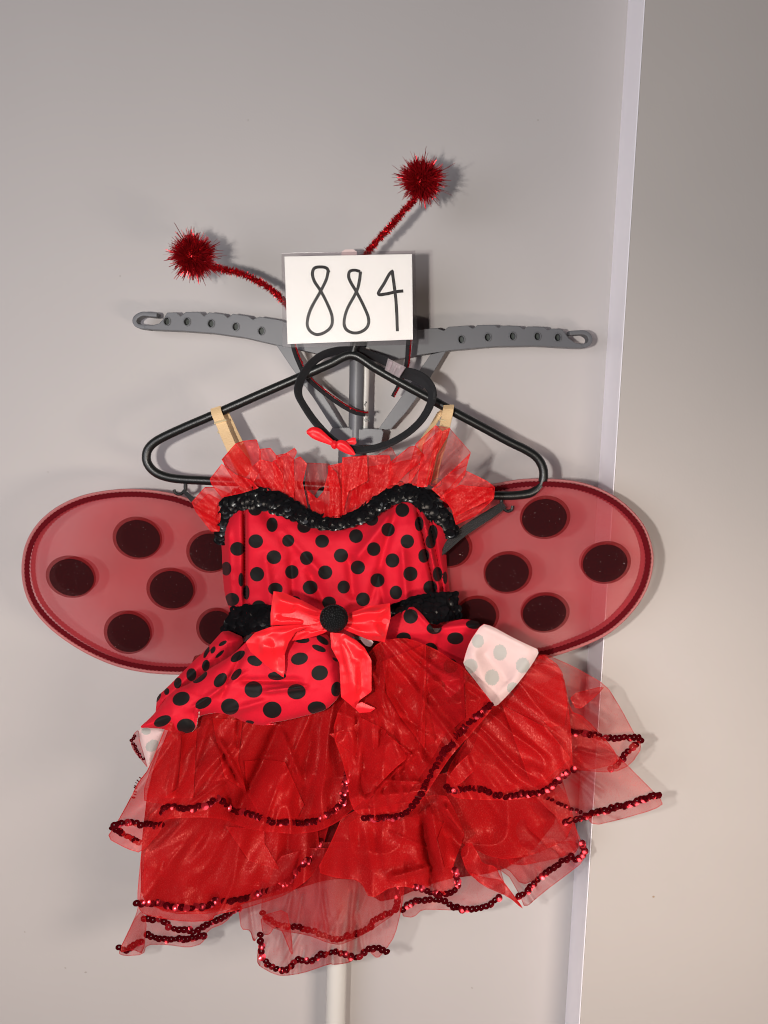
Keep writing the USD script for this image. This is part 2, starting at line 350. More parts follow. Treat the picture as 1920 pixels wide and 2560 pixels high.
for x, y in HL + HR:
    outer, inner = circ(x, y, 9.6, 11.6, 28), circ(x, y, 7.2, 9.2, 28)
    part(st, "hole_rim", plate(outer, .0362, .006, [inner]), M_grey)
    part(st, "hole_plug", plate(circ(x, y, 7.4, 9.4, 20), .027, .004), M_greyd)
hookL = curve(V("R1", (187, 848), (160, 846), (118, 843), (88, 858), (80, 878), (92, 898), (118, 904), (150, 908)), 4)
hookR = curve(V("R2", (1438, 432), (1470, 430), (1505, 430), (1530, 448), (1531, 474), (1510, 489), (1480, 490)), 4)
for hk in (hookL, hookR):
    P = U(np.c_[hk, np.full(len(hk), .027)])
    part(st, "hook", ribbon(P, .016, .0045, (0, 1, 0)), M_grey)
part(st, "brace", plate(V("R3", (555, 28), (615, 28), (690, 150), (760, 260), (815, 352), (775, 352), (700, 235), (610, 110)), .032, .012), M_grey)
part(st, "brace", plate(V("R3", (1140, 70), (1200, 55), (1120, 190), (1050, 285), (990, 352), (940, 356), (1040, 215)), .032, .012), M_grey)
def pole(x0, y0, x1, y1, r, d, n=20):
    P = U([(x0 + (x1 - x0) * t, y0 + (y1 - y0) * t, d) for t in np.linspace(0, 1, 6)])
    return tube(P, r, n)
part(st, "inner_tube", pole(916, 870, 911, 1090, .0040, .036), M_pole)
part(st, "post", pole(893, 850, 889, 1120, .0080, .040), M_grey)
part(st, "collar", plate(V("R2", (340, 884), (352, 866), (432, 864), (436, 872), (490, 872), (494, 868), (578, 872), (588, 886), (574, 945), (352, 945)), .047, .026), M_grey)
part(st, "sleeve", pole(876, 1105, 862, 1560, .0130, .032), M_grey)
part(st, "pole", pole(862, 1500, 836, 2680, .0117, .031, 28), M_pole)
part(st, "top_cap", plate(V("R1", (1066, 560), (1070, 538), (1085, 528), (1125, 527), (1142, 538), (1144, 560)), .060, .02), plain("pink_plastic", (.68, .52, .5), .4))
marks = []
for a, b, wd in [((498, 762), (510, 745), 2.0), ((510, 745), (509, 752), 2.0), ((510, 745), (503, 746), 2.0), ((503, 752), (503, 768), 2.4)]:
    (x0, y0), (x1, y1) = V("R2", a, b)
    P = U([(x0, y0, .0403), (x1, y1, .0403)])
    marks.append(ribbon(P, .0007, .0002, (1, 0, .3)))
tx = meshkit.text_mesh("ee", .0042, .0002)
v = np.array(tx.vertices); o = U([V("R2", (498, 836))[0] + (.0404,)])[0]
marks.append((np.stack([o[0] + v[:, 0], o[1] - v[:, 2], o[2] + v[:, 1]], 1), np.array(tx.faces)))
part(st, "printed_mark", join(marks), M_ink, False)

# ---------------------------------------------------------------- black hanger
hg = thing("clothes_hanger", "black plastic tube hanger carrying the dress below the number card", "clothes hanger", U([(880, 890, .085)])[0])
HD = .085
loop = V("R3", (845, 72), (930, 120), (1010, 166), (1120, 226), (1230, 287), (1340, 346), (1440, 400), (1505, 432), (1545, 462), (1566, 505), (1562, 552), (1536, 583), (1490, 598), (1385, 602), (1100, 590), (700, 565), (310, 546), (200, 540), (140, 530), (98, 510), (72, 476), (72, 436), (95, 405), (140, 378), (230, 337), (310, 303), (480, 228), (660, 150), (760, 106))
LP = curve(loop, 7, True)
part(hg, "frame", tube(U(np.c_[LP, np.full(len(LP), HD)]), metre(11.2, HD), 14, True), M_black)
neck = curve([V("R3", (845, 76))[0] + (HD,), V("R3", (851, 50))[0] + (HD,), V("R3", (858, 20))[0] + (HD,), (890, 800, HD - .004), (893, 740, HD - .01), (885, 700, HD - .03), (878, 690, HD - .045)], 6 / 1.0)
part(hg, "hook", tube(U(neck), metre(8.2, HD), 12), M_black)
for view, post, hk in (("R4", [(1166, 100), (1166, 130), (1166, 168)], [(1160, 165), (1140, 186), (1118, 190), (1100, 178), (1094, 160)]),
                       ("R5", [(487, 200), (487, 235), (490, 268)], [(492, 268), (508, 288), (530, 297), (552, 285), (556, 262)])):
    a, b = curve(V(view, *post), 3), curve(V(view, *hk), 2.5)
    m = join([tube(U(np.c_[a, np.full(len(a), HD)]), metre(5.0, HD), 8), tube(U(np.c_[b, np.full(len(b), HD)]), metre(4.0, HD), 8)])
    part(hg, "strap_lug", m, M_black)

# ---------------------------------------------------------------- wings
wg = thing("costume_wings", "pair of sheer red oval wings with glittering black spots behind the dress", "costume wings", U([(850, 1400, .065)])[0])
WL = V("R4", (1170, 222), (1050, 188), (880, 168), (700, 173), (520, 208), (370, 275), (252, 372), (178, 490), (148, 620), (154, 750), (194, 870), (272, 978), (384, 1078), (540, 1178), (720, 1257), (900, 1299), (1080, 1313), (1200, 1308), (1330, 1270), (1450, 1190), (1550, 1060), (1590, 850), (1570, 620), (1490, 430), (1350, 300))
WR = V("R5", (450, 132), (600, 107), (760, 102), (950, 118), (1110, 168), (1250, 253), (1368, 382), (1422, 520), (1428, 640), (1388, 788), (1298, 927), (1170, 1046), (1020, 1126), (800, 1203), (700, 1214), (560, 1200), (380, 1130), (200, 1020), (60, 850), (-20, 650), (-10, 450), (60, 300), (200, 195), (330, 152))
SL = [(868, 470, 140, 118, 10), (450, 713, 142, 116, 12), (1078, 790, 138, 118, 8), (1322, 555, 132, 118, 8), (808, 1062, 136, 120, 12), (1362, 1032, 112, 110, 5)]
SR = [(757, 340, 142, 120, -8), (1138, 624, 142, 118, -10), (522, 686, 138, 118, -8), (160, 530, 125, 112, -5), (757, 938, 138, 112, -8), (330, 956, 124, 110, -5)]
FRONT, REAR = .0700, .0610
def parall(p, d):   # the same place on a sheet at another depth, seen from straight ahead
    return U(np.c_[np.asarray(p, float), np.full(len(p), d)])
for view, outline, spots, tilt in (("R4", WL, SL, 1), ("R5", WR, SR, -1)):
    rim = curve(outline, 9, True)
    cx, cy = rim.mean(0)
    def lean(x): return np.clip((x - 1240) / 330, 0, 1.5) * .054 if tilt < 0 else np.clip((460 - x) / 400, 0, 1.5) * .012
    def wing_d(x, y, base, bow): return base + lean(x) + .005 * np.tanh((np.hypot((x - cx) / 380, (y - cy) / 230) ** 2) - 1) * bow + .003 * fb(x, y, 230, 5)
    def sheet_d(x, y, e, base, bow): return wing_d(x, y, base, bow) + (.064 + lean(x) - wing_d(x, y, base, bow)) * np.exp(-e / 7)
    R0 = U(np.c_[rim, .064 + lean(rim[:, 0])])
    part(wg, "rim", tube(R0, .0019, 8, True), M_rim)
    for dd, bow, nm in ((FRONT, -1, "front_mesh"), (REAR, 1, "rear_mesh")):
        back = dd == REAR
        def place(p, d):      # the two sheets lie square behind each other
            if not back: return U(np.c_[p, d])
            q = U(np.c_[p, wing_d(p[:, 0], p[:, 1], FRONT, -1)]); q[:, 1] = -d
            return q
        inset = np.array(Polygon(rim).buffer(-2).exterior.coords)[:-1]
        v, f, p, ed = cloth(inset, lambda x, y, e: sheet_d(x, y, e, dd, bow), 11, False)
        mesh_path = part(wg, nm, (place(p, sheet_d(p[:, 0], p[:, 1], ed, dd, bow)), f), M_mesh, True, {"edge": np.full(len(p), 99.0)})
        seam = np.array(Polygon(rim).buffer(-9.5 - 2.0 * back).exterior.coords)[:-1]
        seam = curve(seam[::2], 5, True)
        nrm = seam - seam.mean(0); nrm /= np.linalg.norm(nrm, axis=1, keepdims=True)
        zig = seam + nrm * (1.2 * np.where(np.arange(len(seam)) % 2, 1, -1))[:, None]
        sd = sheet_d(seam[:, 0], seam[:, 1], np.full(len(seam), 9.5 + 2.0 * back), dd, bow) + (-.0008 if back else .0012)
        P = place(zig, sd)
        part(mesh_path, "seam", ribbon(P, metre(12.5), .0004, P - P.mean(0), True), M_seam)
        for sx_, sy, rx, ry, rot in spots:
            sc = VIEW[view][2]; (x, y), = V(view, (sx_, sy))
            v, f, p, ed = cloth(circ(x, y, rx * sc, ry * sc, 36, rot), lambda x, y, e: x * 0, 7, False)
            d = sheet_d(p[:, 0], p[:, 1], 99.0, dd, bow) + (-.0009 if back else .0009)
            part(mesh_path, "spot", (place(p, d), f), M_spot, True)
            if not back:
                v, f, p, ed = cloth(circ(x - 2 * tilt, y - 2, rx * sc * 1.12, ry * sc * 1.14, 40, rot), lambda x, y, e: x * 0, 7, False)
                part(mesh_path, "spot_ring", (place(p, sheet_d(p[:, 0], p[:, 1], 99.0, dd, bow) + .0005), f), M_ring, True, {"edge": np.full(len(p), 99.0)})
for view, a, wd in (("R4", [(1150, 165), (1210, 225), (1290, 320), (1375, 420), (1450, 520)], (8, 15, 13, 10, 8)), ("R5", [(505, 255), (430, 305), (320, 375), (220, 445), (140, 515), (60, 580)], (18, 23, 24, 24, 24, 24))):
    P = curve([q + (.088 + .004 * i,) for i, q in enumerate(V(view, *a))], 6)
    wds = np.interp(np.linspace(0, 1, len(P)), np.linspace(0, 1, len(wd)), wd)
    perp = np.gradient(P[:, :2], axis=0); perp /= np.linalg.norm(perp, axis=1, keepdims=True)
    ms = []
    for k in range(5):      # ribbed elastic
        off = (k - 2) / 5 * wds[:, None]
        Q = P.copy(); Q[:, :2] += np.c_[-perp[:, 1], perp[:, 0]] * off
        ms.append(tube(U(Q), metre(wds / 5 * .62), 6, flat=.7))
    part(wg, "elastic_strap", join(ms), M_elastic)

# ---------------------------------------------------------------- number card
cd = thing("number_card", "laminated white card with handwritten black number hanging above the hanger", "number card", U([(870, 745, .102)])[0])
CD = .102
paper = V("R1", (793, 562), (1408, 550), (1413, 962), (808, 984))
film = V("R1", (779, 546), (1424, 533), (1433, 987), (784, 1001))
part(cd, "paper", plate(paper, CD, .0004), M_paper)
fr = plate(film, CD + .0005, .0002); bk = plate(film, CD - .0006, .0002)
part(cd, "laminate", join([fr, bk]), M_film, False)
strokes = [[(1008, 640), (996, 618), (968, 612), (938, 618), (928, 645), (938, 682), (968, 728), (1000, 790), (1022, 848), (1020, 895), (990, 926), (948, 938), (914, 918), (903, 880), (920, 815), (968, 728), (995, 672), (1004, 632)],
           [(1158, 634), (1132, 628), (1108, 634), (1103, 660), (1115, 690), (1140, 732), (1175, 800), (1198, 858), (1194, 898), (1165, 924), (1125, 930), (1090, 912), (1081, 875), (1096, 815), (1140, 732), (1154, 682), (1160, 634)],
           [(1318, 630), (1300, 645), (1275, 690), (1246, 742), (1285, 742), (1330, 732), (1366, 728)], [(1312, 630), (1322, 700), (1332, 790), (1338, 922)]]
for k, s in enumerate(strokes):
    c = curve(V("R1", *s), 2.5)
    wob = metre(7.6 + 1.6 * fb(c[:, 0], c[:, 1], 25, 3 + k), CD)
    P = U(np.c_[c, np.full(len(c), CD + .00012 + .00003 * k)])
    tang = np.gradient(c, axis=0)
    side = RIGHT[None] * -tang[:, 1:2] - UP[None] * tang[:, :1]
    ends = [(P[0], wob[0] / 2), (P[-1], wob[-1] / 2)]
    ms = [ribbon(P, wob, .00006, side)]
    part(cd, "digit_stroke", join(ms), M_ink, False)

# ---------------------------------------------------------------- antenna headband
ah = thing("antenna_headband", "black headband with two red tinsel antennae behind the number card", "headband", U([(820, 700, .08)])[0])
hb = curve([V("R2", (503, 805))[0] + (.066,), V("R2", (440, 788))[0] + (.064,), V("R2", (340, 725))[0] + (.062,), V("R2", (240, 640))[0] + (.066,), V("R2", (195, 560))[0] + (.07,), V("R2", (168, 470))[0] + (.074,),
            (735, 800, .078), (765, 745, .082), (830, 715, .085), (920, 720, .085), (985, 765, .08), (1018, 830, .076), V("R2", (700, 500))[0] + (.072,), V("R2", (690, 590))[0] + (.066,), V("R2", (662, 660))[0] + (.062,), V("R2", (630, 722))[0] + (.06,)], 6)
part(ah, "band", ribbon(U(hb), metre(11), .0022, (.55, -.6, .35)), M_velvet)
edge = U(hb) + np.array([.0026, -.0028, .002])
def tinsel(P, n, length, width, radial=None, spread=1.0):
    """Short strips of foil round a line."""
    T = np.gradient(P, axis=0); T /= np.linalg.norm(T, axis=1, keepdims=True)
    i = rng.integers(0, len(P), n)
    c = P[i] + T[i] * rng.normal(0, .0012, (n, 1))
    d = rng.normal(size=(n, 3)); d -= T[i] * (d * T[i]).sum(1, keepdims=True) * rng.uniform(.2, .8, (n, 1))
    d /= np.linalg.norm(d, axis=1, keepdims=True)
    s = np.cross(d, rng.normal(size=(n, 3))); s /= np.linalg.norm(s, axis=1, keepdims=True)
    L = length * rng.uniform(.6, 1.15, (n, 1)); w = width * rng.uniform(.7, 1.2, (n, 1)) / 2
    bend = rng.normal(0, .12, (n, 3)) * L
    v = np.stack([c - s * w, c + s * w, c + d * L * .55 + bend * .4 + s * w, c + d * L * .55 + bend * .4 - s * w, c + d * L + bend], 1).reshape(-1, 3)
    b = 5 * np.arange(n)[:, None]
    f = np.concatenate([b + [[0, 1, 2]], b + [[0, 2, 3]], b + [[3, 2, 4]]], 0)
    return v, f
part(ah, "band_trim", join([tube(edge, .0007, 5), tinsel(edge, 700, .0022, .0006)]), M_foil, False)
def stem(pts):
    P = U(curve(pts, 3))
    return join([tube(P, .0014, 6), tinsel(P, 2600, .0050, .0009)])
part(ah, "antenna_stem", stem([V("R1", (395, 598))[0] + (.1,), V("R1", (440, 612))[0] + (.098,), V("R1", (510, 626))[0] + (.096,), V("R1", (600, 652))[0] + (.093,), V("R1", (690, 696))[0] + (.09,), V("R1", (755, 742))[0] + (.088,), V("R1", (800, 788))[0] + (.086,), V("R1", (850, 850))[0] + (.083,)]), M_foil, False)
part(ah, "antenna_stem", stem([V("R1", (1440, 255))[0] + (.1,), V("R1", (1415, 292))[0] + (.098,), V("R1", (1360, 352))[0] + (.096,), V("R1", (1290, 432))[0] + (.093,), V("R1", (1232, 495))[0] + (.09,), V("R1", (1186, 555))[0] + (.088,), V("R1", (1150, 640))[0] + (.085,)]), M_foil, False)
def pompom(c, r):
    n = 6500
    d = rng.normal(size=(n, 3)); d /= np.linalg.norm(d, axis=1, keepdims=True)
    s = np.cross(d, rng.normal(size=(n, 3))); s /= np.linalg.norm(s, axis=1, keepdims=True)
    lump = .80 + .55 * (meshkit.noise(d * 2.2 + 5, 3)[:, None] - .3)
    L = r * lump * rng.uniform(.66, 1.06, (n, 1)); w = .00085 * rng.uniform(.6, 1.3, (n, 1)) / 2
    bend = rng.normal(0, .22, (n, 3)) * L
    mid = c + d * L * .65 + bend * .35
    tip = c + d * L + bend
    v = np.stack([c + d * L * .3 - s * w, c + d * L * .3 + s * w, mid + s * w, mid - s * w, tip + s * w * .6, tip - s * w * .6], 1).reshape(-1, 3)
    b = 6 * np.arange(n)[:, None]
    f = np.concatenate([b + [[0, 1, 2]], b + [[0, 2, 3]], b + [[3, 2, 4]], b + [[3, 4, 5]]], 0)
    core = trimesh.creation.icosphere(3, r * .55)
    return join([(v, f), (np.array(core.vertices) + c, np.array(core.faces))])
part(ah, "pompom", pompom(U([V("R1", (352, 560))[0] + (.1,)])[0], metre(49)), M_foil, False)
part(ah, "pompom", pompom(U([V("R1", (1452, 195))[0] + (.1,)])[0], metre(46)), M_foil, False)

# ---------------------------------------------------------------- choker
ck = thing("bow_choker", "black velvet choker with small red bow hung round the hanger neck", "choker", U([(900, 1000, .11)])[0])
ringpts = [(1028, 140, .094), (1085, 158, .1), (1132, 185, .108), (1148, 218, .114), (1140, 258, .118), (1105, 318, .122), (1045, 372, .126), (965, 412, .13), (870, 430, .132), (785, 402, .13), (715, 335, .124), (665, 265, .116), (642, 218, .108), (648, 172, .1), (672, 128, .092), (712, 86, .082), (762, 62, .074), (830, 54, .068), (900, 68, .068), (950, 86, .074), (985, 102, .084)]
RG = curve([V("R3", (x, y))[0] + (d,) for x, y, d in ringpts], 5)
ctr = V("R3", (900, 240))[0]
side = np.c_[(RG[:, 0] - ctr[0]) / 260, np.zeros(len(RG)), -(RG[:, 1] - ctr[1]) / 260] * 1.0 + np.array([0, -.55, .15])
part(ck, "band", ribbon(U(RG), np.interp(np.linspace(0, 1, len(RG)), [0, .2, .4, .6, .8, 1], [.0100, .0095, .0105, .0095, .0085, .0100]), .0022, side), M_velvet)
RG2 = curve([V("R3", (x, y))[0] + (d,) for x, y, d in [(1030, 128, .098), (1080, 136, .104), (1125, 160, .11), (1153, 200, .116), (1156, 240, .12)]], 5)
part(ck, "strap_end", ribbon(U(RG2), .007, .0018, (.2, -.7, .6)), M_velvet)
cl = V("R3", (980, 84), (1048, 118), (1022, 158), (968, 128))
part(ck, "clip", join([plate(cl, .106, .0015), plate(V("R3", (984, 92), (998, 98), (984, 132), (974, 126)), .1085, .003), plate(V("R3", (1010, 106), (1018, 110), (1000, 146), (993, 142)), .1085, .003), plate(V("R3", (1034, 116), (1044, 120), (1024, 152), (1014, 148)), .1085, .003)]), M_clear, False)
def puff(poly, base, h, wpx, seed, lines=(), step=3.0, rounded=True):
    """A stuffed or looped bit of ribbon: front and back sheets that meet at the edge."""
    soft = [(a, b, c, q, w * 1.5, hh * .7) for a, b, c, q, w, hh in lines]
    def dep(sgn):
        return lambda x, y, e: base + sgn * h * (1 - np.exp(-e / wpx / 1.6)) + (sgn > 0) * (crease(x, y, soft) * (1 - np.exp(-e / 9))) + .001 * fb(x, y, 30, seed)
    a = cloth(poly, dep(1), step, rounded); b = cloth(poly, dep(-.25), step, rounded)
    return join([(a[0], a[1]), (b[0], b[1][:, ::-1])])
bx = part(ck, "bow", puff(V("R3", (668, 362), (690, 342), (722, 346), (752, 374), (790, 408), (775, 416), (735, 402), (696, 388)), .141, .006, 8, 2, [(*V("R3", (690, 362))[0], *V("R3", (775, 408))[0], 6, -.004)]), M_satin, True)
part(ck, "bow_loop", puff(V("R3", (772, 410), (798, 390), (822, 396), (850, 428), (860, 452), (822, 444), (790, 426)), .142, .006, 8, 3, [(*V("R3", (790, 408))[0], *V("R3", (852, 446))[0], 5, -.004)]), M_satin, True)
part(ck, "bow_tail", puff(V("R3", (796, 406), (858, 377), (862, 410), (830, 408)), .137, .002, 8, 4), M_satin, True)
part(ck, "bow_knot", puff(circ(*V("R3", (778, 410))[0], 9, 11, 16), .143, .006, 6, 5), M_satin, True)

# ---------------------------------------------------------------- dress
dr = thing("ladybug_dress", "red and black polka dot child's dress with organza skirt hung from the black hanger", "dress", U([(850, 1400, .11)])[0])
def dotfield(p, dots):
    o = np.full(len(p), 3.0)
    for x, y, rx, ry, rot in dots:
        a = math.radians(rot); dx, dy = p[:, 0] - x, p[:, 1] - y
        q = np.hypot((dx * math.cos(a) + dy * math.sin(a)) / rx, (-dx * math.sin(a) + dy * math.cos(a)) / ry) - 1
        o = np.minimum(o, q)
    return o
def VD(view, dots):
    s = VIEW[view][2]
    return [(*V(view, (q[0], q[1]))[0], q[2] * s, (q[3] if len(q) > 3 else q[2]) * s, q[4] if len(q) > 4 else 0) for q in dots]
def VL(view, lines):
    s = VIEW[view][2]
    return [(*V(view, (a, b))[0], *V(view, (c, e))[0], w * s, h) for a, b, c, e, w, h in lines]
bod = V("R6", (150, 430), (152, 350), (190, 270), (260, 205), (330, 190), (420, 210), (520, 250), (620, 318), (700, 350), (760, 358), (850, 340), (950, 295), (1050, 228), (1120, 180), (1200, 175), (1270, 215), (1350, 285), (1420, 375), (1425, 430), (1385, 500), (1393, 620), (1405, 740), (1440, 860), (1440, 930), (1100, 960), (760, 1000), (430, 980), (215, 960), (212, 860), (178, 760), (165, 620), (163, 500))
bdots = VD("R6", [(437, 375, 31, 40), (612, 385, 38, 35), (795, 372, 38, 33), (980, 345, 36, 36), (1148, 295, 38, 38), (895, 437, 38, 38), (1070, 402, 37, 37), (1240, 370, 24, 40), (1315, 420, 26, 45), (710, 465, 38, 36), (525, 462, 33, 34, 30), (348, 465, 40, 38), (248, 507, 40, 38), (447, 552, 40, 38), (625, 557, 36, 38), (813, 543, 39, 38), (992, 508, 37, 38), (1175, 466, 37, 38), (1302, 467, 28, 38), (1265, 545, 30, 38), (1094, 570, 38, 39), (905, 608, 39, 38), (727, 635, 39, 38), (545, 633, 37, 38), (355, 645, 39, 40), (187, 615, 28, 38), (268, 675, 15, 38), (297, 745, 17, 40), (218, 783, 40, 36), (455, 725, 40, 34), (645, 717, 41, 38), (828, 715, 34, 36), (1012, 678, 39, 38), (1192, 643, 39, 40), (1340, 645, 26, 40), (1382, 665, 12, 36), (1300, 718, 38, 38), (1113, 745, 34, 38), (933, 782, 38, 38), (748, 800, 38, 34), (365, 825, 40, 38), (1385, 515, 20, 25), (560, 800, 38, 36), (1205, 800, 38, 36), (345, 290, 38, 36), (530, 285, 30, 30), (1030, 260, 30, 30)])
bl = VL("R6", [(285, 300, 290, 780, 9, -.016), (400, 300, 600, 560, 40, -.006), (480, 400, 700, 640, 26, .005), (860, 560, 880, 760, 30, -.006), (1080, 320, 900, 560, 35, .007), (1100, 330, 980, 780, 22, -.005), (1150, 520, 1170, 800, 26, .006), (1230, 300, 1330, 760, 8, -.012), (1290, 310, 1370, 740, 9, -.010), (1260, 330, 1350, 730, 9, .006), (640, 640, 760, 860, 28, -.005), (400, 560, 440, 860, 30, .005), (540, 560, 560, 860, 24, -.005), (1020, 640, 1060, 860, 24, -.005), (200, 420, 215, 800, 16, .006)])
def bod_d(x, y, e):
    cx = 842
    return .112 + .022 * (1 - np.exp(-e / 45.0)) - .028 * np.exp(-e / 16) + .012 * np.exp(-((x - 640) / 130) ** 2 - ((y - 1330) / 80) ** 2) + .012 * np.exp(-((x - 1010) / 130) ** 2 - ((y - 1330) / 80) ** 2) + 1.5 * crease(x, y, bl) * (1 - np.exp(-e / 10)) + .004 * fb(x, y, 60, 2) + .0016 * ridge(x, y, 45, 4)
v, f, p, ed = cloth(bod, bod_d, 4.5)
bodice = part(dr, "bodice", (v, f), M_dots, True, {"dots": dotfield(p, bdots)})
v, f, p, ed = cloth(bod, lambda x, y, e: .082 - .008 * (1 - np.exp(-e / 30)) + .003 * fb(x, y, 80, 8), 12)
part(dr, "back_panel", (v, f[:, ::-1]), M_dots, True, {"dots": np.full(len(p), 3.0)})

def sequin(c, n, r, twist, hole=.15):
    """A cupped disc with a hole, 48 triangles."""
    n = n / np.linalg.norm(n); a = np.cross(n, [0.3, .2, 1]); a /= np.linalg.norm(a); b = np.cross(n, a)
    k = 12; t = np.linspace(0, 2 * np.pi, k, endpoint=False) + twist
    ring = lambda rr, h: c + rr * r * (np.cos(t)[:, None] * a + np.sin(t)[:, None] * b) + n * h * r
    v = np.vstack([ring(hole, 0), ring(.62, .03), ring(1, .12)])
    f = []
    for q in (0, 1):
        i = q * k + np.arange(k); j = q * k + (np.arange(k) + 1) % k
        f += [np.stack([i, i + k, j + k], 1), np.stack([i, j + k, j], 1)]
    return v, np.vstack(f)
def sequin_row(pts, spacing, r_px, lean=.30, jitter=.12, glint=0.0, seed=0):
    """Overlapping sequins along a line of (x, y, depth)."""
    g = np.random.default_rng(seed + 77)
    c = curve(pts, spacing); P = U(c)
    T = np.gradient(P, axis=0); T /= np.linalg.norm(T, axis=1, keepdims=True)
    out = []
    for i in range(len(P)):
        n = np.array([0, -1.0, 0]) + T[i] * lean * g.uniform(.3, 1.3) + g.normal(0, jitter, 3)
        if g.uniform() < glint:       # one that happens to catch the flash
            a, b = EYEP - P[i], np.array([-.165, -.97, 1.335]) - P[i]
            n = a / np.linalg.norm(a) + b / np.linalg.norm(b) + g.normal(0, .16, 3)
        out.append(sequin(P[i] + np.array([0, -.0012, 0]) + g.normal(0, .0006, 3), n, metre(r_px, c[i, 2]) * g.uniform(.92, 1.06), g.uniform(0, 6)))
    return out
def band(path, halfw, rows, spacing, r_px, seed):
    """A wide trim of black sequins in several rows."""
    g = np.random.default_rng(seed); out = []
    c = curve([q[:2] for q in path], spacing)
    t = np.gradient(c, axis=0); t /= np.linalg.norm(t, axis=1, keepdims=True)
    hw = np.interp(np.linspace(0, 1, len(c)), np.linspace(0, 1, len(halfw)), halfw)
    dd = np.interp(np.linspace(0, 1, len(c)), np.linspace(0, 1, len(path)), [q[2] for q in path])
    for k in range(rows):
        u = (k / (rows - 1) * 2 - 1)
        for i in range(len(c)):
            x = c[i] + np.array([-t[i, 1], t[i, 0]]) * u * hw[i] + g.normal(0, 1.6, 2)
            d = dd[i] + .004 * (1 - u * u) + g.normal(0, .0008)
            n = np.array([0, -1.0, 0]) + g.normal(0, .16, 3) + np.array([0, 0, -.25]) + RIGHT * t[i, 0] * .2
            out.append(sequin(U([(x[0], x[1], d)])[0], n, metre(r_px, d) * g.uniform(.9, 1.1), g.uniform(0, 6), .12))
    return join(out)
nl = [(155, 465, .108), (165, 400, .116), (180, 320, .122), (240, 245, .132), (330, 228, .138), (420, 242, .140), (520, 280, .140), (620, 330, .139), (700, 362, .139), (760, 368, .139), (850, 352, .139), (950, 310, .140), (1050, 240, .140), (1130, 200, .138), (1200, 200, .137), (1270, 245, .134), (1340, 318, .130), (1395, 385, .124), (1415, 425, .112)]
part(dr, "neckline_sequins", band([V("R6", q[:2])[0] + (q[2],) for q in nl], [6, 9, 16, 20, 21, 20, 17, 13, 10, 9, 9, 11, 14, 15, 14, 16, 18, 18, 10], 5, 8.5, 10.5, 5), M_bsequin, 40, kind="stuff")
wl = [(200, 905, .112), (215, 915, .13), (250, 905, .140), (330, 885, .146), (420, 875, .148), (470, 890, .148)]
wr = [(1080, 855, .140), (1150, 840, .145), (1250, 830, .146), (1340, 830, .140), (1400, 820, .135), (1445, 815, .115)]
part(dr, "waist_sequins", band([V("R6", q[:2])[0] + (q[2],) for q in wl], [20, 30, 28, 24, 20, 18], 6, 8.5, 10.5, 6), M_bsequin, 40, kind="stuff")
part(dr, "waist_sequins", band([V("R6", q[:2])[0] + (q[2],) for q in wr], [8, 14, 24, 30, 28, 26], 6, 8.5, 10.5, 7), M_bsequin, 40, kind="stuff")

# ruffle round the neckline
def flap(view, pts, base, seed, amp=.006, lines=(), name="ruffle", material=None, parent=None, lean=0.0, top=None, cr=40):
    P = V(view, *pts); cy = np.mean([q[1] for q in P]); h = max(1, np.ptp([q[1] for q in P]))
    v, f, p, ed = cloth(P, lambda x, y, e: base + lean * (cy - y) / h + amp * .55 * ridge(x, y, cr * 1.3, seed) + amp * .7 * fb(x, y, 45, seed + 2) + .0045 * pleat(x, y, 842, 1480, 16, seed + 4) + crease(x, y, VL(view, lines)), 4.0, False)
    return part(parent or dr, name, (v, f), material or M_ruffle, True, {"edge": ed})
flap("N7", [(430, 560), (560, 410), (630, 385), (760, 370), (800, 490), (800, 660), (740, 760), (690, 860), (560, 780), (480, 660)], .128, 1, .008, lean=-.01)
flap("N7", [(430, 560), (560, 410), (690, 560), (720, 640), (640, 760), (520, 690)], .121, 41, .004)
flap("N7", [(318, 745), (430, 600), (560, 700), (700, 750), (780, 830), (620, 880), (430, 920), (335, 800)], .137, 2, .007)
flap("N7", [(145, 965), (270, 820), (360, 820), (500, 880), (430, 1000), (410, 1240), (330, 1240), (190, 1060)], .118, 3, .008)
flap("N7", [(180, 1000), (300, 880), (420, 940), (410, 1240), (280, 1140)], .110, 43, .006)
flap("N7", [(790, 462), (890, 450), (945, 518), (1010, 560), (1020, 960), (800, 860), (780, 640)], .124, 4, .008)
flap("N7", [(700, 640), (800, 560), (930, 590), (1010, 700), (1000, 930), (700, 840)], .132, 44, .007)
flap("N7", [(910, 580), (1120, 448), (1142, 490), (1110, 560), (1110, 980), (940, 900)], .130, 5, .007)
flap("N7", [(940, 520), (1050, 500), (1110, 560), (1130, 1000), (960, 900)], .118, 45, .006)
flap("N7", [(1095, 570), (1170, 530), (1235, 600), (1195, 780), (1250, 1060), (1020, 950)], .126, 6, .007)
flap("N7", [(1230, 590), (1450, 600), (1455, 790), (1350, 830), (1250, 1000), (1215, 830)], .116, 7, .004, material=M_org_light)
flap("N7", [(1390, 860), (1450, 620), (1515, 690), (1565, 900), (1565, 1110), (1290, 1110), (1230, 840), (1330, 930)], .136, 8, .008)
flap("N7", [(1430, 620), (1565, 590), (1600, 1110), (1480, 1110), (1440, 800)], .122, 9, .006)
flap("N8", [(58, 540), (280, 522), (505, 520), (545, 700), (500, 810), (260, 1000), (60, 1090)], .134, 10, .008, [(180, 540, 190, 900, 14, .006), (280, 540, 300, 800, 10, -.005)])
flap("N8", [(60, 545), (290, 530), (300, 760), (120, 860), (60, 1080)], .142, 50, .006)
flap("N8", [(-60, 640), (60, 590), (75, 1090), (-60, 1100)], .126, 11, .007)
flap("N8", [(200, 640), (500, 600), (620, 790), (400, 880), (120, 1030)], .120, 51, .007)
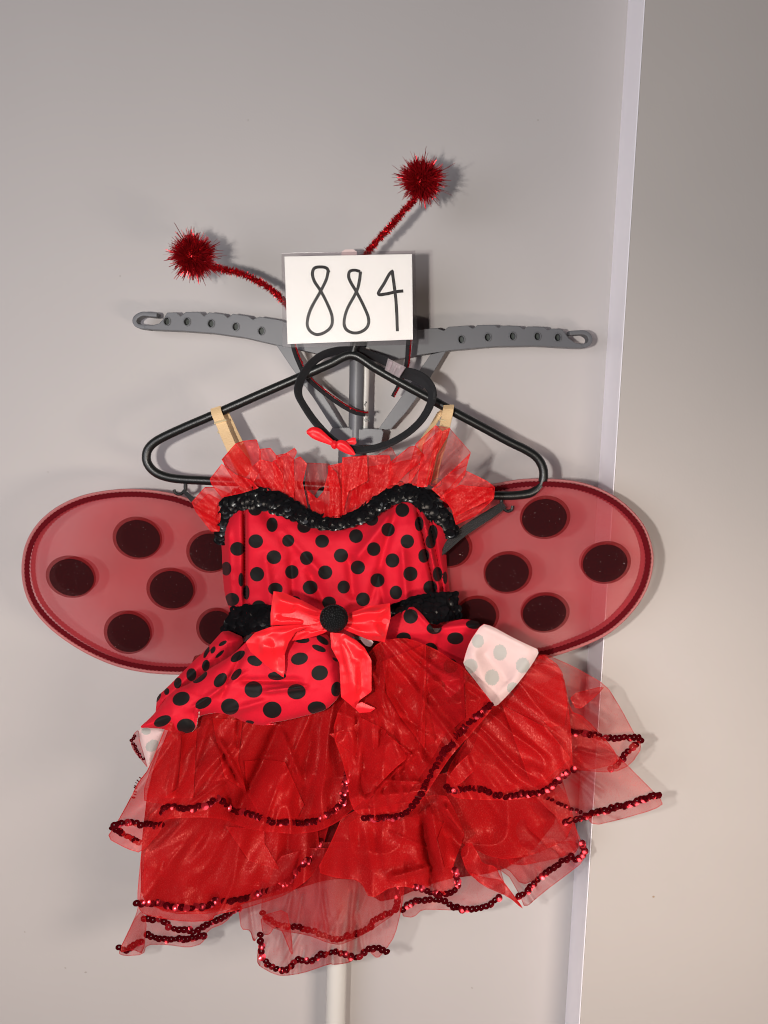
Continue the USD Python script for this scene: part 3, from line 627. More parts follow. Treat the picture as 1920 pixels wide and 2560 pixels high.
flap("N8", [(380, 520), (520, 440), (580, 540), (500, 700), (420, 640)], .114, 12, .004, material=M_org_light)
flap("N8", [(510, 585), (690, 440), (745, 430), (832, 515), (825, 570), (700, 660), (560, 800), (500, 800)], .142, 13, .006, [(540, 600, 800, 500, 20, .006)])
flap("N8", [(505, 600), (700, 560), (800, 620), (700, 790), (480, 840)], .132, 53, .006)
flap("N8", [(750, 412), (940, 235), (1010, 300), (900, 540), (830, 830), (680, 790), (700, 600)], .130, 14, .007)
flap("N8", [(820, 420), (960, 300), (1010, 290), (930, 560), (860, 820), (760, 820)], .138, 54, .006)
flap("N8", [(940, 240), (1070, 262), (1272, 492), (1232, 620), (1060, 700), (930, 820), (860, 800), (905, 540)], .124, 15, .003, material=M_org_light, cr=90)
flap("N8", [(1010, 290), (1080, 262), (1060, 330), (950, 520), (890, 800), (850, 800), (920, 520)], .134, 55, .004)
flap("N8", [(900, 840), (1060, 700), (1270, 495), (1235, 620), (1215, 710), (1150, 800), (1000, 930)], .140, 16, .008)
flap("N8", [(975, 930), (1215, 660), (1420, 760), (1500, 822), (1490, 930), (1320, 1090), (1130, 1180), (1080, 1000)], .134, 17, .009, [(1020, 940, 1480, 860, 18, .008), (1060, 980, 1420, 960, 14, -.006)])
flap("N8", [(1000, 900), (1170, 800), (1480, 830), (1490, 925), (1300, 1010), (1130, 1100)], .144, 57, .007)
flap("N8", [(1330, 1090), (1440, 930), (1500, 900), (1430, 1040)], .118, 18, .003, material=M_org_light)
# straps
def strap(view, front, back, wf, wb, df, db, slider):
    a = [q + (d,) for q, d in zip(V(view, *front), df)]; b = [q + (d,) for q, d in zip(V(view, *back), db)]
    P = curve(a, 5); Q = curve(b, 5)
    sp = part(dr, "strap", ribbon(U(P), metre(wf), .0012, RIGHT + UP * .2 if view == "N8" else RIGHT * .9 - UP * -.35), M_strap)
    part(dr, "strap_back", ribbon(U(Q), metre(wb), .0012, RIGHT * .9 + UP * .3), M_strap)
    for x, y in slider:
        (px, py), = V(view, (x, y)); w_ = wf * .56
        rot = .28 if view == "N7" else -.15
        e1 = np.array([px - w_, py + w_ * rot, df[1] + .0035]); e2 = np.array([px + w_, py - w_ * rot, df[1] + .0035])
        part(sp, "slider", tube(U(np.linspace(e1, e2, 6)), .0011, 8), M_gold)
strap("N7", [(372, 72), (385, 130), (430, 230), (470, 330), (560, 530), (650, 720)], [(378, 74), (455, 120), (560, 330), (650, 520), (690, 680)], 27, 20, [.0925, .097, .100, .104, .112, .118], [.0915, .074, .08, .09, .1], [(418, 205), (450, 290)])
strap("N8", [(1064, 50), (1058, 90), (1040, 180), (1018, 280), (985, 420), (930, 620), (900, 780)], [(1060, 52), (985, 120), (900, 260), (820, 380), (780, 520)], 27, 14, [.0925, .097, .1, .106, .110, .112, .114], [.0915, .074, .08, .09, .098], [(1030, 195)])
th = curve([V("N8", q)[0] + (d,) for q, d in (((880, 800), .147), ((900, 770), .15), ((950, 742), .153), ((990, 755), .153), ((995, 795), .15), ((940, 830), .148))], 2)
part(dr, "loose_thread", tube(U(th), .0002, 5), M_ink)

# ---- skirt of organza tiers
WX, WY = 850, 1480
def tier(poly, d0, slope, seed, name="skirt_tier", material=None, pl=.014, cr=.006, k=7.0, crs=75, lines=(), step=4.5, parent=None, wrinkles=4, narrow=False):
    cx_, cy_ = np.mean(np.asarray(poly), 0); px_ = np.asarray(poly, float)
    g_ = np.random.default_rng(seed * 13 + 1); lines = list(lines)
    for k_ in range(wrinkles):      # fine gathered wrinkles running out from the waist
        a_ = px_[g_.integers(len(px_))]; t_ = g_.uniform(.1, .85)
        q_ = (1 - t_) * a_ + t_ * np.array([cx_, cy_]) + g_.normal(0, 18, 2)
        th_ = math.atan2(q_[1] - WY, q_[0] - WX) + g_.normal(0, .3); L_ = g_.uniform(60, 190)
        lines.append((q_[0], q_[1], q_[0] + L_ * math.cos(th_), q_[1] + L_ * math.sin(th_), g_.uniform(4, 8) if narrow else g_.uniform(12, 30), g_.choice([-1, 1]) * g_.uniform(.004, .011)))
    """One gathered sheet of the skirt. d0 at the waist, slope per 100 px away from it."""
    def dep(x, y, e):
        r = np.hypot(x - WX, y - WY)
        g = np.clip(r / 420, .15, 1.3)
        return d0 + slope * r / 100 + pl * g * pleat(x, y, WX, WY, k, seed) * .75 + (cr * 2.2 * ridge(x, y, crs * 1.25, seed + 5, 1) if material is None or material is M_org else cr * 1.1 * ridge(x, y, crs * 1.5, seed + 5, 1)) + crease(x, y, lines) + .004 * fb(x, y, 140, seed + 9)
    v, f, p, ed = cloth(poly, dep, step)
    path = part(parent or dr, name, (v, f), material or M_org, True, {"edge": ed})
    return path, dep
def overlay(dep, poly, seed, off=.0045, material=None):
    """A second thickness of the same cloth where a tier is folded over itself."""
    v, f, p, ed = cloth(poly, lambda x, y, e: dep(x, y, e) + off + .003 * fb(x, y, 60, seed) + .002 * ridge(x, y, 70, seed + 1), 4.5, False)
    part(dr, "fold", (v, f), material or M_org, True, {"edge": ed + 1.2})
def trim(path, dep, pts, off=.0016, spacing=12.5, r=9.8, seed=1, joined=False, bright=0.0, **kw):
    c = curve(pts, 6.0)
    z = np.zeros(len(c))
    d = dep(c[:, 0], c[:, 1], z + 30)
    d = np.convolve(np.r_[d[0], d[0], d, d[-1], d[-1]], np.ones(5) / 5, "valid")
    g = np.random.default_rng(seed)
    row = sequin_row(np.c_[c, d + off], spacing, r, seed=seed, **kw)
    if joined:
        part(path, "sequin_trim", join(row), M_sequin, 40, kind="stuff")
    else:
        for s in row:
            part(path, "sequin", s, M_sequin2 if g.uniform() < bright else M_sequin, 40)
lin = [(500, 1600), (1130, 1600), (1260, 1780), (1370, 1900), (1400, 2040), (1330, 2130), (1250, 2180), (1100, 2200), (960, 2258), (922, 2236), (895, 2199), (825, 2197), (717, 2230), (600, 2262), (520, 2280), (420, 2280), (352, 2255), (352, 2120), (372, 1950), (430, 1800)]
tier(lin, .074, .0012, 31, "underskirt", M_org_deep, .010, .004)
# right fins, back to front
tu, du = tier(V("C", (300, 300), (690, 190), (920, 290), (1150, 420), (1250, 580), (1340, 750), (1402, 850), (1318, 975), (1200, 1030), (900, 1010), (600, 850), (400, 640)), .094, .0048, 32, material=M_org_light, pl=.007, cr=.004, crs=130)
trim(tu, du, V("C", (900, 742), (1030, 762), (1150, 785), (1260, 782), (1372, 782)), seed=2, bright=.15)
trim(tu, du, V("C", (1372, 800), (1310, 865), (1250, 930), (1180, 1000)), off=-.0012, seed=3, joined=True)
tier(V("C", (885, 490), (1150, 422), (1080, 500), (950, 605)), .100, .0048, 62, "fold", M_org, .004, .003)
tier(V("C", (450, 470), (700, 420), (850, 330), (900, 600), (1000, 640), (1200, 860), (1240, 960), (1050, 1010), (760, 1000), (500, 760)), .104, .0032, 63, "fold", M_org, .010, .005)
tl, dl = tier(V("C", (420, 480), (700, 640), (900, 600), (1050, 740), (1200, 880), (1400, 1080), (1555, 1236), (1482, 1284), (1250, 1352), (1060, 1396), (1000, 1320), (860, 1380), (700, 1240), (500, 1000), (380, 700)), .108, .0032, 33, material=M_org_light, pl=.012, cr=.006, wrinkles=14, narrow=True)
trim(tl, dl, V("C", (1045, 1308), (1150, 1280), (1300, 1240), (1420, 1200), (1512, 1176)), seed=4, spacing=8.5)
trim(tl, dl, V("C", (745, 1195), (850, 1250), (1000, 1312)), seed=5, joined=True, r=6)
trim(tl, dl, V("C", (860, 1362), (950, 1345), (1035, 1310)), seed=6, joined=True, off=-.001)
tb, db = tier([(1010, 1960), (1250, 1900), (1400, 1930)] + V("G", (1480, 50), (1530, 250), (1600, 400), (1592, 510), (1450, 622), (1250, 772), (1102, 902), (1058, 790), (950, 600)) + [(1180, 2150), (1060, 2080)], .092, .0012, 34, material=M_org_light, pl=.014, cr=.005, wrinkles=14, narrow=True)
trim(tb, db, V("G", (1050, 795), (1130, 732), (1250, 620), (1400, 512), (1480, 460)), seed=7, bright=.12)
trim(tb, db, V("G", (1520, 490), (1570, 458), (1600, 430), (1575, 345)), seed=8)
tier([(1040, 1950), (1280, 1890), (1410, 1960), (1436, 2090), (1330, 2140), (1240, 2150), (1120, 2090)], .100, .0012, 35, material=M_org, pl=.010, cr=.006)
tier(V("G", (900, 420), (1480, 330), (1560, 370), (1450, 470), (1000, 560)), .085, .0012, 64, "fold", M_org, .006, .003)
tier([(1100, 1990), (1400, 1985), (1428, 2020), (1442, 2080), (1452, 2118), (1400, 2165), (1350, 2196), (1304, 2214), (1268, 2170), (1180, 2140)], .082, .0014, 65, material=M_org, pl=.010, cr=.006)
# bottom tiers
t3, d3 = tier([(360, 2150), (346, 2271), (320, 2330), (293, 2384), (314, 2391), (359, 2387), (367, 2362), (417, 2362), (471, 2370), (507, 2360), (521, 2324), (564, 2308), (594, 2268), (640, 2240), (660, 2140)], .085, .0016, 36, material=M_org_light, pl=.012, cr=.005)
trim(t3, d3, V("D", (125, 1415), (175, 1440), (240, 1400), (320, 1365)), seed=9, spacing=11, joined=True)
trim(t3, d3, V("D", (365, 1310), (440, 1335), (500, 1345), (700, 1340), (830, 1322)), seed=10, joined=True, spacing=10)
trim(t3, d3, V("D", (330, 1178), (430, 1182), (520, 1205), (540, 1255), (620, 1262), (700, 1275), (770, 1280), (880, 1222), (1000, 1160), (1110, 1085)), seed=11, bright=.12, glint=.06)
tier(V("D", (290, 1110), (110, 1472), (240, 1440), (330, 1480), (360, 1180)), .108, .0014, 66, "fold", M_org_light, .004, .003)
c2, e2 = tier([(720, 2110), (655, 2230), (652, 2300), (690, 2326), (770, 2338), (820, 2358), (850, 2363), (880, 2351), (922, 2330), (994, 2281), (1012, 2200), (960, 2100)], .088, .0018, 38, material=M_org_light, pl=.014, cr=.005, wrinkles=20, narrow=True)
trim(c2, e2, V("E", (320, 930), (380, 985), (440, 1022), (560, 1040), (700, 1070), (780, 1100), (860, 1132), (960, 1150), (1060, 1112), (1170, 1070), (1260, 980), (1340, 940), (1432, 896), (1442, 800), (1462, 712)), seed=12, joined=True)
c1, e1 = tier([(720, 2120), (640, 2220), (596, 2271), (602, 2325), (625, 2325), (634, 2359), (650, 2334), (641, 2404), (650, 2417), (680, 2434), (705, 2441), (756, 2434), (825, 2410), (834, 2413), (876, 2407), (894, 2389), (921, 2377), (943, 2398), (961, 2380), (988, 2340), (1006, 2265), (1012, 2211), (980, 2120)], .096, .0020, 37, material=M_org_light, pl=.020, cr=.005, wrinkles=26, narrow=True)
trim(c1, e1, V("E", (302, 1120), (310, 1230), (325, 1292), (380, 1368), (440, 1392), (500, 1400), (560, 1370), (600, 1312), (660, 1322), (730, 1325), (800, 1280), (870, 1262), (940, 1252), (1050, 1292), (1120, 1290), (1200, 1235), (1270, 1212), (1350, 1252)), seed=13, bright=.10, glint=.12)
tier(V("E", (300, 960), (520, 900), (560, 1100), (575, 1330), (470, 1060), (420, 1050), (380, 1120), (320, 1120)), .124, .0010, 67, "fold", M_org_light, .004, .003)
cbr, ebr = tier([(1000, 2080), (1000, 2290), (1034, 2295), (1055, 2274), (1101, 2275), (1161, 2277), (1221, 2262), (1245, 2241), (1268, 2230), (1230, 2100), (1100, 2020)], .090, .0018, 39, material=M_org_light, pl=.012, cr=.005)
trim(cbr, ebr, V("G", (90, 900), (150, 860), (210, 828), (370, 818), (450, 842), (520, 880), (620, 900), (700, 894), (760, 880), (830, 845), (882, 798)), seed=14, joined=True)
cm, em = tier([(860, 2030), (1000, 2010), (1110, 1980), (1140, 2030), (1164, 2090), (1152, 2115), (1131, 2169), (1144, 2222), (1113, 2239), (1079, 2236), (1037, 2218), (980, 2216), (925, 2250), (900, 2200), (840, 2195), (790, 2180), (830, 2100)], .118, .0026, 40, pl=.028, cr=.010, crs=85, lines=VL("G", [(440, 60, 600, 300, 34, .034), (330, 100, 420, 560, 30, .03), (0, 640, 300, 560, 26, .024), (260, 200, 330, 700, 28, -.028), (0, 270, 290, 400, 8, .006)]))
trim(cm, em, V("G", (200, 718), (330, 765), (440, 778), (525, 742), (546, 680), (520, 580)), seed=15, glint=.1)
overlay(em, V("G", (380, 320), (450, 130), (600, 290), (560, 400), (500, 560), (440, 560)), 231)
tier([(870, 2040), (1010, 2040), (1130, 2060), (1140, 2150), (1060, 2230), (960, 2200), (880, 2140)], .106, .0022, 69, "skirt_tier", M_org, .018, .010)
tier(V("G", (560, 420), (650, 335), (720, 460), (752, 528), (860, 548), (900, 640), (960, 720), (1100, 912), (1040, 870), (960, 790), (750, 700), (620, 600)), .142, .0012, 70, "fold", M_org, .010, .010, crs=40, step=4)
tier(V("G", (620, 590), (760, 640), (900, 660), (960, 720), (1100, 912), (960, 800), (750, 712)), .150, .0012, 71, "fold", M_org, .008, .008, crs=40, step=4)
# left tiers
t2, d2 = tier([(380, 2020), (356, 2103), (347, 2190), (343, 2238), (346, 2271), (359, 2287), (417, 2299), (471, 2305), (531, 2302), (537, 2287), (600, 2275), (668, 2254), (717, 2237), (770, 2200), (795, 2169), (812, 2099), (830, 2040), (700, 1980), (540, 1960)], .094, .0030, 41, pl=.026, cr=.006, crs=110)
trim(t2, d2, V("D", (278, 1048), (350, 1052), (430, 1045), (500, 1060), (560, 1080), (700, 1086), (850, 1078), (910, 1040), (1000, 1030), (1100, 1020), (1200, 1005), (1300, 966), (1400, 930), (1500, 885), (1560, 830), (1620, 760)) + V("E", (680, 510), (745, 465), (775, 400), (798, 330)), seed=16, bright=.2, glint=.3)
t1, d1 = tier([(372, 1922), (420, 1800), (520, 1700), (700, 1700), (860, 1680), (940, 1700), (965, 1790), (945, 1900), (910, 2000), (873, 2031), (843, 2057), (795, 2079), (741, 2085), (680, 2081), (614, 2071), (560, 2048), (513, 2043), (441, 2045), (408, 2050), (402, 2078), (353, 2133), (320, 2124), (266, 2095), (290, 2060), (328, 1991), (345, 1955)], .130, .0058, 42, pl=.034, cr=.009, crs=95, lines=VL("A", [(640, 950, 560, 1400, 26, .016), (880, 780, 740, 1200, 24, .016), (930, 940, 1100, 1300, 16, -.014), (960, 960, 1180, 1380, 14, .014), (740, 1480, 1040, 1270, 14, .012), (1000, 1300, 1060, 1560, 22, -.012), (1480, 900, 1640, 1300, 22, .014), (1120, 800, 1100, 1000, 20, -.012)]))
trim(t1, d1, V("D", (490, 300), (500, 262), (560, 250), (700, 265), (800, 250), (900, 208), (950, 182), (1010, 235), (1060, 275), (1200, 310), (1300, 340), (1420, 380), (1560, 375)) + V("E", (600, 182), (700, 172), (770, 160), (860, 120), (950, 40)) + V("B", (545, 1220), (558, 1150), (562, 1090), (570, 1030)), seed=17, bright=.15, glint=.08)
trim(t1, d1, V("D", (80, 405), (140, 390), (210, 375), (270, 385), (330, 402), (400, 400), (470, 400)), seed=18, bright=.1)
trim(t1, d1, V("D", (70, 425), (120, 450), (200, 490), (300, 540)), off=-.002, seed=19, joined=True, spacing=10)
overlay(d1, V("A", (900, 780), (1150, 800), (1110, 1130), (1180, 1390), (1000, 1270), (930, 950)), 201)
overlay(d1, V("A", (1170, 1140), (1330, 1125), (1500, 1145), (1659, 1500), (1600, 1610), (1300, 1600), (1180, 1390)), 202)
overlay(d1, V("A", (500, 1440), (620, 1360), (650, 920), (770, 880), (740, 1440)), 203)
overlay(d2, V("D", (1010, 420), (1330, 440), (1330, 560), (1460, 780), (1200, 700)), 205)
tier([(400, 1850), (560, 1740), (760, 1760), (870, 1750), (900, 1900), (850, 2020), (720, 2050), (560, 2010), (400, 2010), (350, 2000)], .104, .0030, 43, pl=.022, cr=.010, crs=80, material=M_org)
# centre front tier, lifted over the right petal
ct, ec = tier([(915, 1640), (945, 1606), (985, 1596), (1025, 1596), (1094, 1625), (1130, 1650), (1156, 1665), (1190, 1705), (1224, 1748), (1236, 1766), (1184, 1828), (1130, 1886), (1087, 1951), (1058, 1998), (1022, 2034), (967, 2055), (913, 2048), (877, 2019), (863, 1922), (830, 1831), (850, 1763), (900, 1720)], .160, .0044, 44, pl=.030, cr=.013, crs=80, lines=VL("B", [(1120, 140, 1080, 860, 14, .012), (840, 760, 1020, 910, 14, .016), (1020, 910, 720, 1210, 18, .018), (650, 640, 640, 920, 18, -.014), (780, 620, 790, 850, 16, .012), (850, 250, 820, 480, 14, .010), (1380, 340, 1400, 650, 12, .012), (940, 640, 1180, 760, 20, -.010), (760, 1080, 1060, 1090, 12, .012), (860, 440, 1000, 640, 24, -.010)]))
trim(ct, ec, V("C", (350, 545), (300, 598), (240, 650), (120, 765), (60, 850)) + V("B", (1250, 870), (1190, 970), (1140, 1060), (1100, 1130), (1050, 1230), (990, 1290), (940, 1320), (830, 1336), (690, 1336)), seed=20, spacing=12)
overlay(ec, V("B", (820, 260), (1120, 140), (1110, 860), (940, 640), (850, 480)), 211)
overlay(ec, V("B", (450, 760), (640, 740), (660, 640), (850, 740), (780, 860), (640, 920)), 212)
overlay(ec, V("B", (780, 860), (850, 760), (1030, 905), (730, 1210), (690, 1180), (900, 1000)), 213)
overlay(ec, V("B", (1130, 500), (1380, 360), (1390, 650), (1200, 820)), 214, material=M_org_light)
tier([(880, 1690), (985, 1640), (1090, 1660), (1130, 1800), (1080, 1900), (1000, 2010), (910, 2020), (880, 1900), (845, 1830)], .098, .0020, 45, pl=.022, cr=.014, crs=70)
tier(V("B", (470, 760), (640, 700), (660, 640), (820, 650), (850, 760), (1020, 905), (900, 1000), (720, 1190), (600, 1130), (560, 980)), .176, .0036, 46, "fold", None, .016, .014, crs=60)
# right inner tier
ri, ei = tier(V("C", (340, 560), (480, 440), (690, 190), (840, 300), (872, 470), (905, 720), (918, 990), (905, 1032), (800, 1122), (650, 1200), (480, 1218), (300, 1218), (100, 1204), (40, 1140), (50, 1000), (180, 800)), .124, .0030, 47, pl=.022, cr=.006, crs=120)
trim(ri, ei, V("C", (40, 1120), (70, 1152), (130, 1140), (200, 1132), (300, 1142), (370, 1172), (480, 1182), (570, 1172), (650, 1170), (740, 1130), (800, 1090), (860, 1040), (912, 1004)), seed=21, spacing=13)
overlay(ei, V("C", (480, 460), (690, 215), (830, 310), (880, 560), (860, 700), (760, 710)), 221)
overlay(ei, V("C", (430, 560), (740, 720), (905, 930), (660, 1130), (620, 1080)), 222)
tier(V("C", (50, 1060), (130, 960), (235, 868), (312, 905), (270, 985), (110, 1132)), .150, .0010, 48, "fold", M_org, .004, .004)
tier(V("C", (340, 580), (480, 470), (720, 640), (910, 860), (800, 1090), (400, 1120), (150, 1050)), .114, .0012, 49, pl=.014, cr=.008, crs=110, material=M_org)

tier([(400, 2040), (560, 2000), (790, 2040), (800, 2130), (700, 2225), (540, 2285), (420, 2285), (358, 2250), (362, 2120)], .080, .0026, 81, pl=.020, cr=.008, crs=100)
# ---- petals over the skirt
PL = V("A", (560, 560), (740, 480), (860, 380), (1060, 260), (1180, 150), (1250, 70)) + V("B", (130, 60), (300, 20), (440, 60), (480, 200), (530, 260), (535, 440), (512, 512), (430, 592), (330, 622), (180, 660), (0, 692)) + V("A", (1460, 826), (1330, 842), (1240, 832), (1160, 812), (1080, 772), (1000, 745), (920, 735), (830, 752), (775, 772), (768, 850), (722, 905), (620, 906), (520, 880), (470, 868), (380, 862), (288, 862), (360, 800), (420, 740))
pd = VD("A", [(640, 620, 74, 56, -22), (825, 655, 74, 42, -28), (485, 805, 76, 42, -24), (680, 848, 76, 64, 0), (1045, 685, 75, 68, 0), (1240, 543, 75, 69, 0), (1395, 712, 78, 69, 0), (965, 465, 68, 44, -50), (795, 440, 72, 36, -36), (935, 295, 56, 26, -42), (1110, 268, 70, 34, -36), (1250, 305, 64, 42, 18), (1098, 418, 60, 28, -48), (1435, 430, 76, 36, 0), (1210, 815, 40, 16, 8)]) + \
     VD("B", [(245, 240, 60, 42, -14), (385, 338, 58, 52, -15), (225, 468, 64, 53, 0), (365, 580, 64, 46, 0), (500, 450, 36, 52, 10), (258, 108, 58, 24, 5), (405, 112, 50, 22, 35), (380, 168, 52, 20, 22), (492, 245, 24, 10, 35)])
def pet_d(x, y, e):
    return .179 + .016 * (1 - np.exp(-e / 40)) + .00008 * (y - 1640) - .006 * np.exp(-e / 7) + crease(x, y, VL("A", [(980, 580, 1180, 180, 26, -.006), (740, 690, 1150, 420, 20, .004), (1180, 470, 1600, 470, 22, -.006), (1340, 560, 1659, 520, 18, .006), (900, 780, 1330, 640, 34, .005), (760, 860, 780, 720, 14, .008)])) * 1.4 + .006 * fb(x, y, 90, 12) + .0015 * ridge(x, y, 50, 14)
v, f, p, ed = cloth(PL, pet_d, 4.5)
pl_ = part(dr, "petal", (v, f), M_dots, True, {"dots": dotfield(p, pd)})
nb = v + np.array([0, .0016, -.0006]); part(pl_, "lining", (nb, f[:, ::-1]), M_lining, True)
PS = V("A", (428, 742), (432, 680), (440, 600), (520, 530), (640, 410), (760, 290), (830, 230), (900, 150), (1000, 40), (1180, 120), (1060, 270), (860, 390), (740, 490))
sdots = VD("A", [(845, 345, 32, 48, 10), (725, 420, 42, 54, 5), (612, 490, 32, 46, 10), (520, 560, 22, 30, 10), (445, 610, 20, 50, 30), (850, 235, 16, 55, 25), (985, 160, 40, 16, -30), (905, 215, 18, 34, 25), (960, 250, 50, 14, -42)])
v, f, p, ed = cloth(PS, lambda x, y, e: .138 + .018 * (1 - np.exp(-e / 14)) + .006 * fb(x, y, 50, 16) + .003 * ridge(x, y, 26, 17), 4.5)
part(dr, "side_gather", (v, f), M_dots, True, {"dots": dotfield(p, sdots)})
v, f, p, ed = cloth(V("A", (284, 866), (380, 862), (480, 866), (510, 900), (470, 970), (410, 1100), (368, 1205), (340, 1110), (305, 985)), lambda x, y, e: .166 + .006 * (1 - np.exp(-e / 8)) + .003 * fb(x, y, 40, 19), 4)
part(dr, "turned_hem", (v, f), M_dots_back, True, {"dots": dotfield(p, VD("A", [(400, 1010, 60, 46, -40), (350, 890, 40, 30, 0)]))}, label="pinkish white reverse of the petal turned out at its corner")
k1, k2 = tier(V("A", (218, 990), (240, 915), (288, 868), (300, 980), (345, 1110), (368, 1205), (310, 1130), (250, 1060)), .150, .001, 72, "fold", M_org_light, .003, .003, step=4)
trim(k1, k2, V("A", (250, 920), (240, 975), (275, 1050), (325, 1110)), seed=22, r=5, spacing=7, joined=True)
sl = [V("A", (300, 1275))[0] + (.14,), V("A", (268, 1330))[0] + (.14,), V("A", (250, 1430))[0] + (.14,)]
part(dr, "edge_trim", join(sequin_row(sl, 7, 5, lean=.8, seed=23)), M_sequin, 40, kind="stuff")
PR = V("R6", (1060, 900), (1120, 860), (1200, 815), (1250, 855), (1305, 925), (1332, 972), (1362, 930), (1420, 900), (1490, 888), (1582, 908), (1540, 1000), (1490, 1110), (1500, 1240), (1400, 1330), (1200, 1300), (1080, 1180), (1040, 1040))
prd = VD("R6", [(1193, 875, 40, 40), (1155, 992, 40, 30), (1322, 940, 42, 32), (1437, 995, 45, 33), (1540, 918, 46, 26)]) + VD("B", [(945, 290, 60, 52), (1150, 185, 52, 56), (1200, 440, 56, 56), (1035, 520, 56, 56), (860, 450, 50, 50), (1290, 290, 50, 50), (1330, 560, 50, 50)])
v, f, p, ed = cloth(PR, lambda x, y, e: .148 - .034 * np.clip((y - 1585) / 70, 0, 1) + .010 * (1 - np.exp(-e / 25)) + crease(x, y, VL("R6", [(1200, 830, 1330, 960, 20, .006), (1330, 970, 1300, 1080, 26, -.008), (1360, 940, 1560, 920, 20, .005)])) + .004 * fb(x, y, 70, 21), 4.5)
pr_ = part(dr, "petal", (v, f), M_dots, True, {"dots": dotfield(p, prd)})
part(pr_, "lining", (v + np.array([0, .0016, -.0006]), f[:, ::-1]), M_lining, True)
PW = V("C", (290, -2), (360, 15), (500, 92), (600, 140), (692, 182), (640, 275), (560, 385), (470, 490), (382, 578), (340, 520), (250, 400), (158, 282), (176, 210), (205, 125))
wd_ = VD("C", [(262, 118, 42, 48), (415, 197, 47, 56), (572, 286, 48, 54), (210, 290, 50, 50), (360, 370, 50, 56), (500, 440, 40, 36, -45)])
v, f, p, ed = cloth(PW, lambda x, y, e: .172 + .003 * (1 - np.exp(-e / 10)) + crease(x, y, VL("C", [(300, 190, 480, 400, 60, -.006), (300, 20, 600, 160, 30, .003), (400, 500, 620, 250, 50, .005), (230, 200, 330, 480, 40, .004)])) + .003 * fb(x, y, 50, 25), 4)
ft = part(dr, "turned_flap", (v, f), M_dots_back, True, {"dots": dotfield(p, wd_)}, label="pinkish white reverse of the right petal folded over with grey dots")
part(ft, "lining", (v + np.array([0, .0016, 0]), f[:, ::-1]), M_dots, True, {"dots": np.full(len(v), 3.0)})
v, f, p, ed = cloth(V("B", (660, 100), (700, 90), (760, 120), (740, 160), (700, 150)), lambda x, y, e: .146 + .002 * fb(x, y, 30, 2), 4)
part(dr, "waist_lining", (v, f), M_lining, True)

# ---- big satin bow
bw = "bow_loop"
KNOT = V("S1", (1268, 155))[0]
def loopy(view, pts, base, h, wpx, lines, name, seed, parent=dr):
    """A flattened ribbon loop: thin edges and fine creases running out from the knot."""
    g = np.random.default_rng(seed); P = np.asarray(V(view, *pts)); L = VL(view, lines)
    for k in range(9):
        q = P[g.integers(len(P))]; a, b = g.uniform(.12, .3), g.uniform(.5, .95)
        x0, y0 = KNOT[0] + a * (q[0] - KNOT[0]), KNOT[1] + a * (q[1] - KNOT[1])
        x1, y1 = KNOT[0] + b * (q[0] - KNOT[0]) + g.normal(0, 5), KNOT[1] + b * (q[1] - KNOT[1]) + g.normal(0, 5)
        L.append((x0, y0, x1, y1, g.uniform(3, 7), g.choice([-1, 1]) * g.uniform(.0015, .004)))
    return part(parent, name, puff(V(view, *pts), base + .012, h * .62, wpx, seed, L, 2.6, False), M_satin, True)
loopy("R6", [(445, 738), (500, 745), (600, 788), (690, 835), (745, 862), (745, 930), (690, 952), (620, 930), (560, 922), (430, 925), (428, 870), (436, 800)], .192, .020, 26, [(480, 860, 720, 890, 26, -.012), (470, 780, 690, 850, 22, .007), (560, 830, 640, 900, 16, -.008), (455, 900, 600, 905, 14, .004)], "bow_loop", 31)
loopy("R6", [(800, 880), (850, 860), (960, 820), (1080, 803), (1084, 880), (1052, 1016), (960, 1002), (860, 960), (800, 930)], .192, .018, 26, [(840, 905, 1060, 900, 22, -.012), (860, 870, 1060, 830, 18, .006), (900, 960, 1040, 985, 16, .006), (1000, 850, 1010, 990, 26, .007)], "bow_loop", 32)
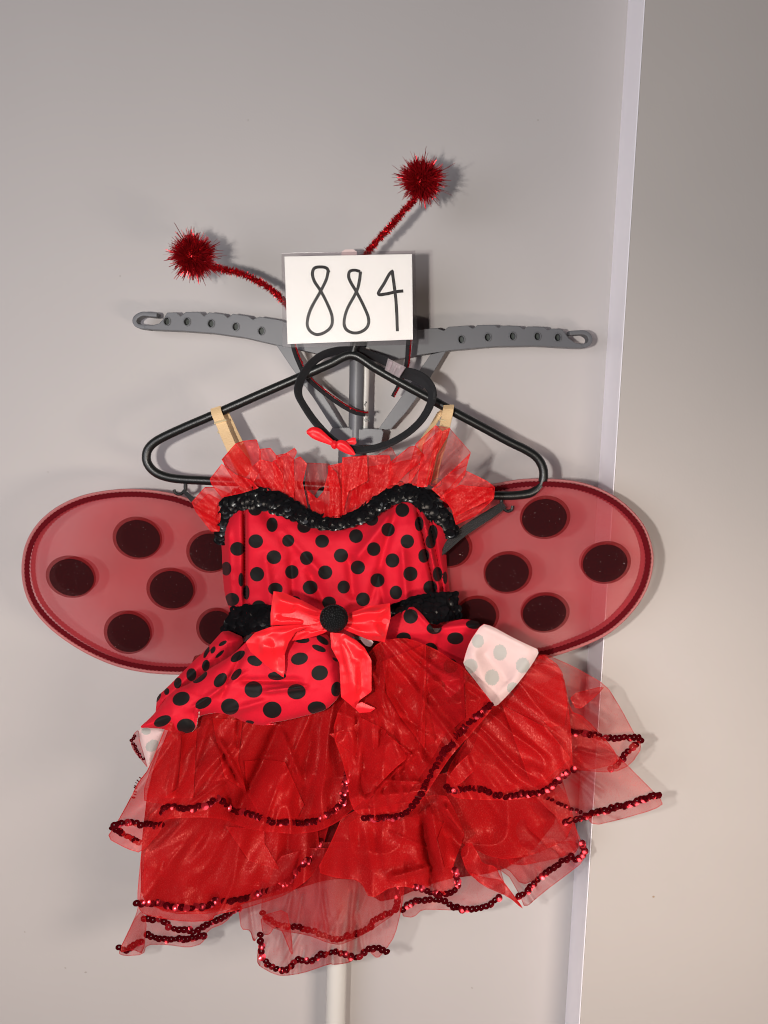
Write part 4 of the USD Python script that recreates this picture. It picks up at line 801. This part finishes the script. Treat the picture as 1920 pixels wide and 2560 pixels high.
loopy("S1", [(1200, 200), (1060, 194), (900, 204), (800, 240), (745, 298), (770, 350), (860, 430), (970, 508), (978, 440), (975, 370), (1000, 300), (1040, 240), (1100, 215), (1200, 225)], .196, .010, 24, [(800, 260, 1100, 210, 26, .006), (840, 330, 980, 330, 28, .008), (900, 250, 960, 460, 22, -.006)], "bow_tail", 33)
loopy("S1", [(1030, 240), (1090, 212), (1200, 212), (1240, 225), (1200, 248), (1120, 272), (1020, 290)], .188, .004, 14, [(1060, 235, 1200, 230, 14, .004)], "bow_tail", 34)
loopy("S1", [(1245, 240), (1330, 248), (1400, 285), (1450, 330), (1490, 405), (1490, 590), (1420, 640), (1394, 694), (1310, 622), (1300, 420), (1252, 330)], .190, .012, 26, [(1300, 300, 1400, 600, 26, .007), (1440, 380, 1430, 620, 20, -.007), (1330, 260, 1460, 380, 18, .004)], "bow_tail", 35)
loopy("S1", [(1394, 692), (1405, 665), (1430, 652), (1515, 690), (1482, 712), (1420, 716)], .196, .003, 10, [], "bow_tail", 36)
kc = V("S1", (1268, 155))[0]
dome, nrm = [], []
kr = 33.0
pts = []
gold = math.pi * (3 - 5 ** .5)
cen = U([(kc[0], kc[1], .224)])[0]; R_ = metre(kr, .21)
hem = trimesh.creation.icosphere(3, 1.0); hv = np.array(hem.vertices)
hv = np.stack([hv[:, 0], np.where(hv[:, 1] < 0, hv[:, 1] * .55, hv[:, 1] * .25), hv[:, 2]], 1) * R_ * .93 + cen
part(dr, "bow_button", (hv, np.array(hem.faces)), M_bead, True)
bead = trimesh.creation.icosphere(1, 1.0); bv0, bf0 = np.array(bead.vertices), np.array(bead.faces)
bs = []
for i in range(84):
    rr = math.sqrt((i + .5) / 84) * .9; a = i * gold
    y = -.55 * math.sqrt(max(0, 1 - rr * rr))
    bs.append((bv0 * R_ * .115 * rng.uniform(.8, 1.15) + cen + R_ * np.array([rr * math.cos(a), y, rr * math.sin(a)]), bf0))
for i in range(40):
    a = i / 40 * 2 * math.pi
    bs.append((bv0 * R_ * .10 + cen + R_ * np.array([math.cos(a), -.06, math.sin(a)]), bf0))
part(dr, "bow_beads", join(bs), M_bead, False, kind="stuff")
